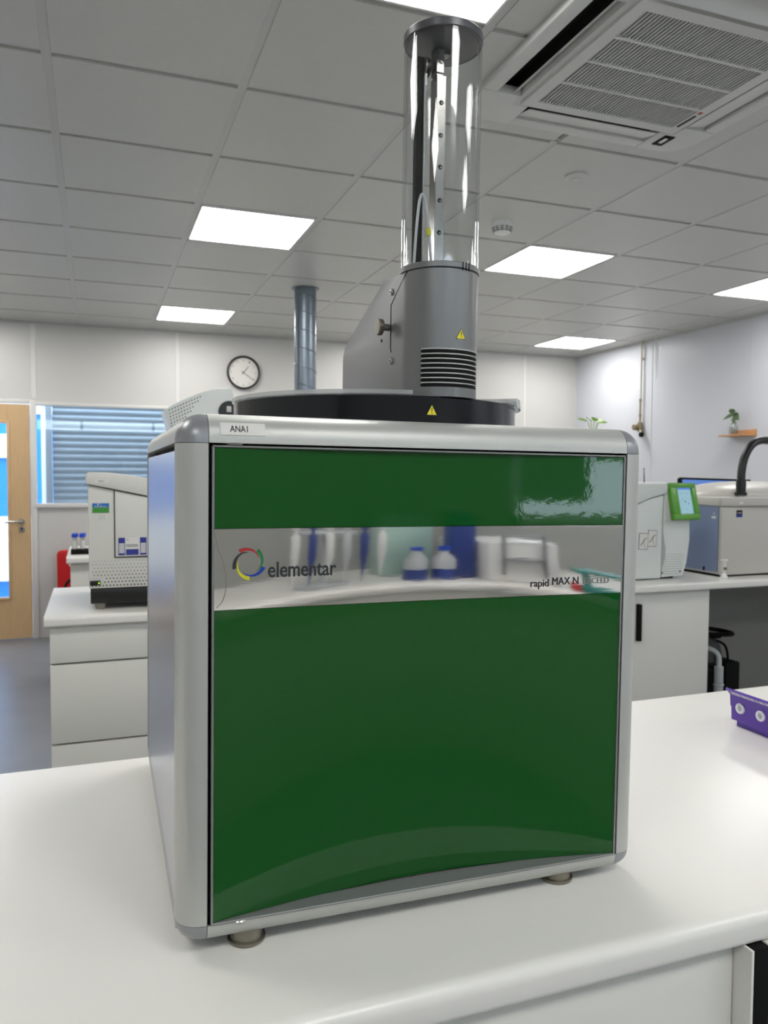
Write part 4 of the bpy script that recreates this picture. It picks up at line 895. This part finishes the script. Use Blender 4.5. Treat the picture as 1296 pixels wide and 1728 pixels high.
# carousel
rcx, rcy, RR, zr = .275, .2656, .2056, .5897
g = G(); g.lathe([(RR - .02, HT + E_ - .004), (RR, HT + E_ - .002), (RR, zr - .0015), (RR - .0015, zr), (.0001, zr)], (rcx, rcy, 0), 'z', 160); ring = g.out('carousel_housing', 'ring', root, 30)
def warn(R0, cxx, cyy, ang, z, s_, name, parent):
    g = G(); n = 6
    def pt(dx, dz, lift): a = ang + dx / R0; return (cxx + (R0 + lift) * math.cos(a), cyy + (R0 + lift) * math.sin(a), z + dz)
    def tri(k, lift, cz_=0):
        h = s_ * k; P = [(0, h * .6), (-h * .55, -h * .4), (h * .55, -h * .4)]; return [pt(a, b + cz_, lift) for a, b in P]
    g.add(tri(1, .0004), [(0, 1, 2)]); g.m = 1; g.add(tri(.84, .0006), [(0, 1, 2)]); g.m = 0
    h = s_; g.add([pt(-h * .045, h * .28, .0009), pt(h * .045, h * .28, .0009), pt(h * .03, -h * .1, .0009), pt(-h * .03, -h * .1, .0009)], [(0, 1, 2, 3)])
    g.add([pt(-h * .04, -h * .16, .0009), pt(h * .04, -h * .16, .0009), pt(h * .04, -h * .25, .0009), pt(-h * .04, -h * .25, .0009)], [(0, 1, 2, 3)])
    return g.out(name, ['text', 'yellow'], parent)
warn(RR, rcx, rcy, math.radians(271.2), .5715, .0140, 'warning_triangle', ring)
# clear lid, cut away round the tower
a0, a1 = math.radians(-50), math.radians(264)
P = [(rcx + (RR + .0025) * math.cos(a0 + (a1 - a0) * k / 120), rcy + (RR + .0025) * math.sin(a0 + (a1 - a0) * k / 120)) for k in range(121)]
P += [(.2535, .075), (.2535, .392), (.3625, .392), (.3625, .13)]
g = G(); g.prism(P, 'z', zr + .0012, zr + .0062); lid = g.out('carousel_lid', 'acryl2', root, 30)
g = G(); a0, a1 = math.radians(-42), math.radians(12)
g.lathe([(RR - .02, zr + .0065), (RR + .004, zr + .0065), (RR + .006, zr - .003), (RR + .008, zr - .003), (RR + .007, zr + .0095), (RR - .02, zr + .0095), (RR - .02, zr + .0065)], (rcx, rcy, 0), 'z', 30, a0, a1); g.out('lid_grip', 'acryl2', lid, 30)
# tower hood
tx, ty, TR = .308, .110, .0504
lev = [(.5897, .381), (.672, .381), (.680, .3795), (.692, .372), (.752, .199), (.757, .189)]
def outline(R_, yb, rc=.006):
    P = []
    for k in range(25): a = PI + PI * k / 24; P.append((tx + R_ * math.cos(a), ty + R_ * math.sin(a)))
    for k in range(5): a = PI / 2 * k / 4; P.append((tx + R_ - rc + rc * math.cos(a), yb - rc + rc * math.sin(a)))
    for k in range(5): a = PI / 2 + PI / 2 * k / 4; P.append((tx - R_ + rc + rc * math.cos(a), yb - rc + rc * math.sin(a)))
    return P
vs = []; fs = []
for (z, yb) in [(l[0] + (.0008 if i == 0 else 0), l[1]) for i, l in enumerate(lev)]:
    zz = z if z < .7565 else .7495
    vs += [(p[0], p[1], min(z, .7495 if p[1] < .14 else z)) for p in outline(TR, yb)]
n = len(outline(TR, .2)); nl = len(lev)
for i in range(nl - 1):
    for k in range(n): fs.append((i * n + k, i * n + (k + 1) % n, (i + 1) * n + (k + 1) % n, (i + 1) * n + k))
fs.append(tuple(range(n))[::-1]); fs.append(tuple((nl - 1) * n + k for k in range(n)))
g = G(); g.add(vs, fs); hood = g.out('tower_hood', 'tower', root, 28)
g = G(); g.lathe([(TR + .0008, .7500), (TR + .0014, .7508), (TR + .0014, .7565), (TR + .0006, .7575), (TR - .004, .7575), (TR - .004, .7500)], (tx, ty, 0), 'z', 80); g.out('collar_ring', 'tower', root, 30)
g = G(); g.lathe([(TR + .0002, .7490), (TR + .0002, .7501), (TR - .004, .7501)], (tx, ty, 0), 'z', 80)
for ang in (281, 286.5, 292):
    a = math.radians(ang); g.box(-.0006, .0006, -.0003, .0003, .7475, .7575, 0, 1, Matrix.Translation((tx + (TR + .0016) * math.cos(a), ty + (TR + .0016) * math.sin(a), 0)) @ Matrix.Rotation(a + PI / 2, 4, 'Z'))
g.out('joint_line', 'blackm', hood)
# vent slots
for k in range(8):
    z = .6045 + k * .0060; g = G(); a0, a1 = math.radians(221), math.radians(322); vs = []; fs = []; n = 40
    for i in range(n + 1):
        a = a0 + (a1 - a0) * i / n; e_ = min(i, n - i) / 1.2; hh_ = .0019 * (1 if e_ >= 1 else math.sqrt(max(0, 1 - (1 - e_) ** 2)) * .9 + .1)
        for (r, zz) in ((TR + .0003, z - hh_), (TR + .0003, z + hh_), (TR - .003, z + hh_), (TR - .003, z - hh_)): vs.append((tx + r * math.cos(a), ty + r * math.sin(a), zz))
    for i in range(n):
        for q in range(4): fs.append((i * 4 + q, i * 4 + (q + 1) % 4, (i + 1) * 4 + (q + 1) % 4, (i + 1) * 4 + q))
    g.add(vs, fs); g.out('vent_slot', 'blackm', hood)
for k in range(8):
    z = .6075 + k * .0060; g = G(); g.lathe([(TR + .0001, z - .0009), (TR + .0013, z - .0006), (TR + .0013, z + .0006), (TR + .0001, z + .0009)], (tx, ty, 0), 'z', 40, math.radians(223), math.radians(320)); g.out('cooling_fin', 'alu', hood)
warn(TR, tx, ty, math.radians(280.6), .6675, .0135, 'warning_triangle', hood)
xl = tx - TR
g = G()
S = [(.0975, .7497), (.104, .745), (.153, .7175), (.153, .660), (.150, .655)]
for i in range(len(S) - 1):
    (y0_, z0_), (y1_, z1_) = S[i], S[i + 1]; g.tube([(xl - .0001 if y0_ > .11 else tx - math.sqrt(max(0, TR ** 2 - (ty - y0_) ** 2)) - .0001, y0_, z0_), (xl - .0001, y1_, z1_)], .0006, 6)
g.cyl((xl - .0006, .1893, .6761), .0022, .001, 'x', 16); g.out('cover_seam', 'blackm', hood)
for (y, z) in ((.1492, .7339), (.1476, .6431)):
    g = G(); g.lathe([(.0046, .0002), (.0046, -.0012), (.0036, -.0026), (.0018, -.0028), (.0016, -.0015), (.0001, -.0015)], (xl, y, z), 'x', 20); g.out('cover_screw', 'steel', hood)
g = G(); g.lathe([(.0045, .0002), (.0045, -.009), (.0105, -.0095), (.011, -.0105), (.011, -.0155), (.0102, -.0165), (.0001, -.0168)], (xl, .1615, .6893), 'x', 28); g.out('thumb_screw', 'knob', hood)
# clear tube, cap, mechanism
g = G(); g.lathe([(TR - .0006, .7575), (TR - .0006, 1.0412), (TR - .0036, 1.0412), (TR - .0036, .7575), (TR - .0006, .7575)], (tx, ty, 0), 'z', 96); g.out('clear_tube', 'acryl', root, 30)
g = G(); g.lathe([(.0001, 1.0412), (TR - .0002, 1.0412), (TR + .0006, 1.0422), (TR + .0006, 1.0505), (TR - .0004, 1.0517), (.0001, 1.0517)], (tx, ty, 0), 'z', 96); g.out('tube_cap', 'capd', root, 30)
g = G(); g.box(.2985, .3115, .106, .126, .757, 1.0035, .0004, 1); rail = g.out('guide_rail', 'railm', root)
for z in (.969, .928, .888, .846, .805):
    g = G(); g.lathe([(.0030, .0002), (.0030, -.0003), (.0001, -.0003)], (.305, .106, z), 'y', 18); g.m = 1; g.lathe([(.0012, -.0002), (.0012, -.0005), (.0001, -.0005)], (.3058, .106, z - .0004), 'y', 14); g.out('rail_bolt', ['blackm', 'cap'], rail)
g = G(); g.box(.2975, .3085, .106, .124, 1.006, 1.036, .0008, 1); g.box(.2975, .320, .112, .124, 1.034, 1.0405, .0006, 1); g.box(.299, .307, .108, .122, 1.002, 1.008); g.cyl((.304, .1045, 1.020), .0022, .002, 'y', 14); g.out('top_bracket', 'railm', rail)
g = G(); g.box(.2765, .2855, .118, .130, .757, 1.028, .0006, 1); g.out('belt_channel', 'blackm', root)
g = G()
z = .762
while z < 1.0: g.box(.2853, .2870, .115, .119, z, z + .0012); z += .0025
g.box(.2853, .2859, .115, .119, .76, 1.0); g.m = 1; g.box(.2856, .2885, .1145, .1205, .992, 1.009)
g.out('toothed_belt', ['tubec', 'white'], root)
g = G(); g.cyl((.286, .122, 1.0165), .0125, .007, 'x', 32, .001); g.m = 1; g.lathe([(.0118, -.0005), (.0130, -.0005), (.0130, .001), (.0118, .001)], (.2855, .122, 1.0165), 'x', 32); g.out('belt_pulley', ['black', 'steel'], root)
g = G(); hp = spline([(.2675, .098, .760), (.2700, .098, .80), (.2735, .098, .836), (.2775, .098, .8475), (.2825, .098, .835), (.2875, .098, .80), (.2915, .098, .760)], 8)
g.tube(hp, .0019, 8); hs = g.out('looped_hose', 'tubec', root)
g = G(); g.tube([(.2866, .098, .806), (.2877, .098, .797)], .0030, 10); g.out('yellow_ferrule', 'lyel', hs)
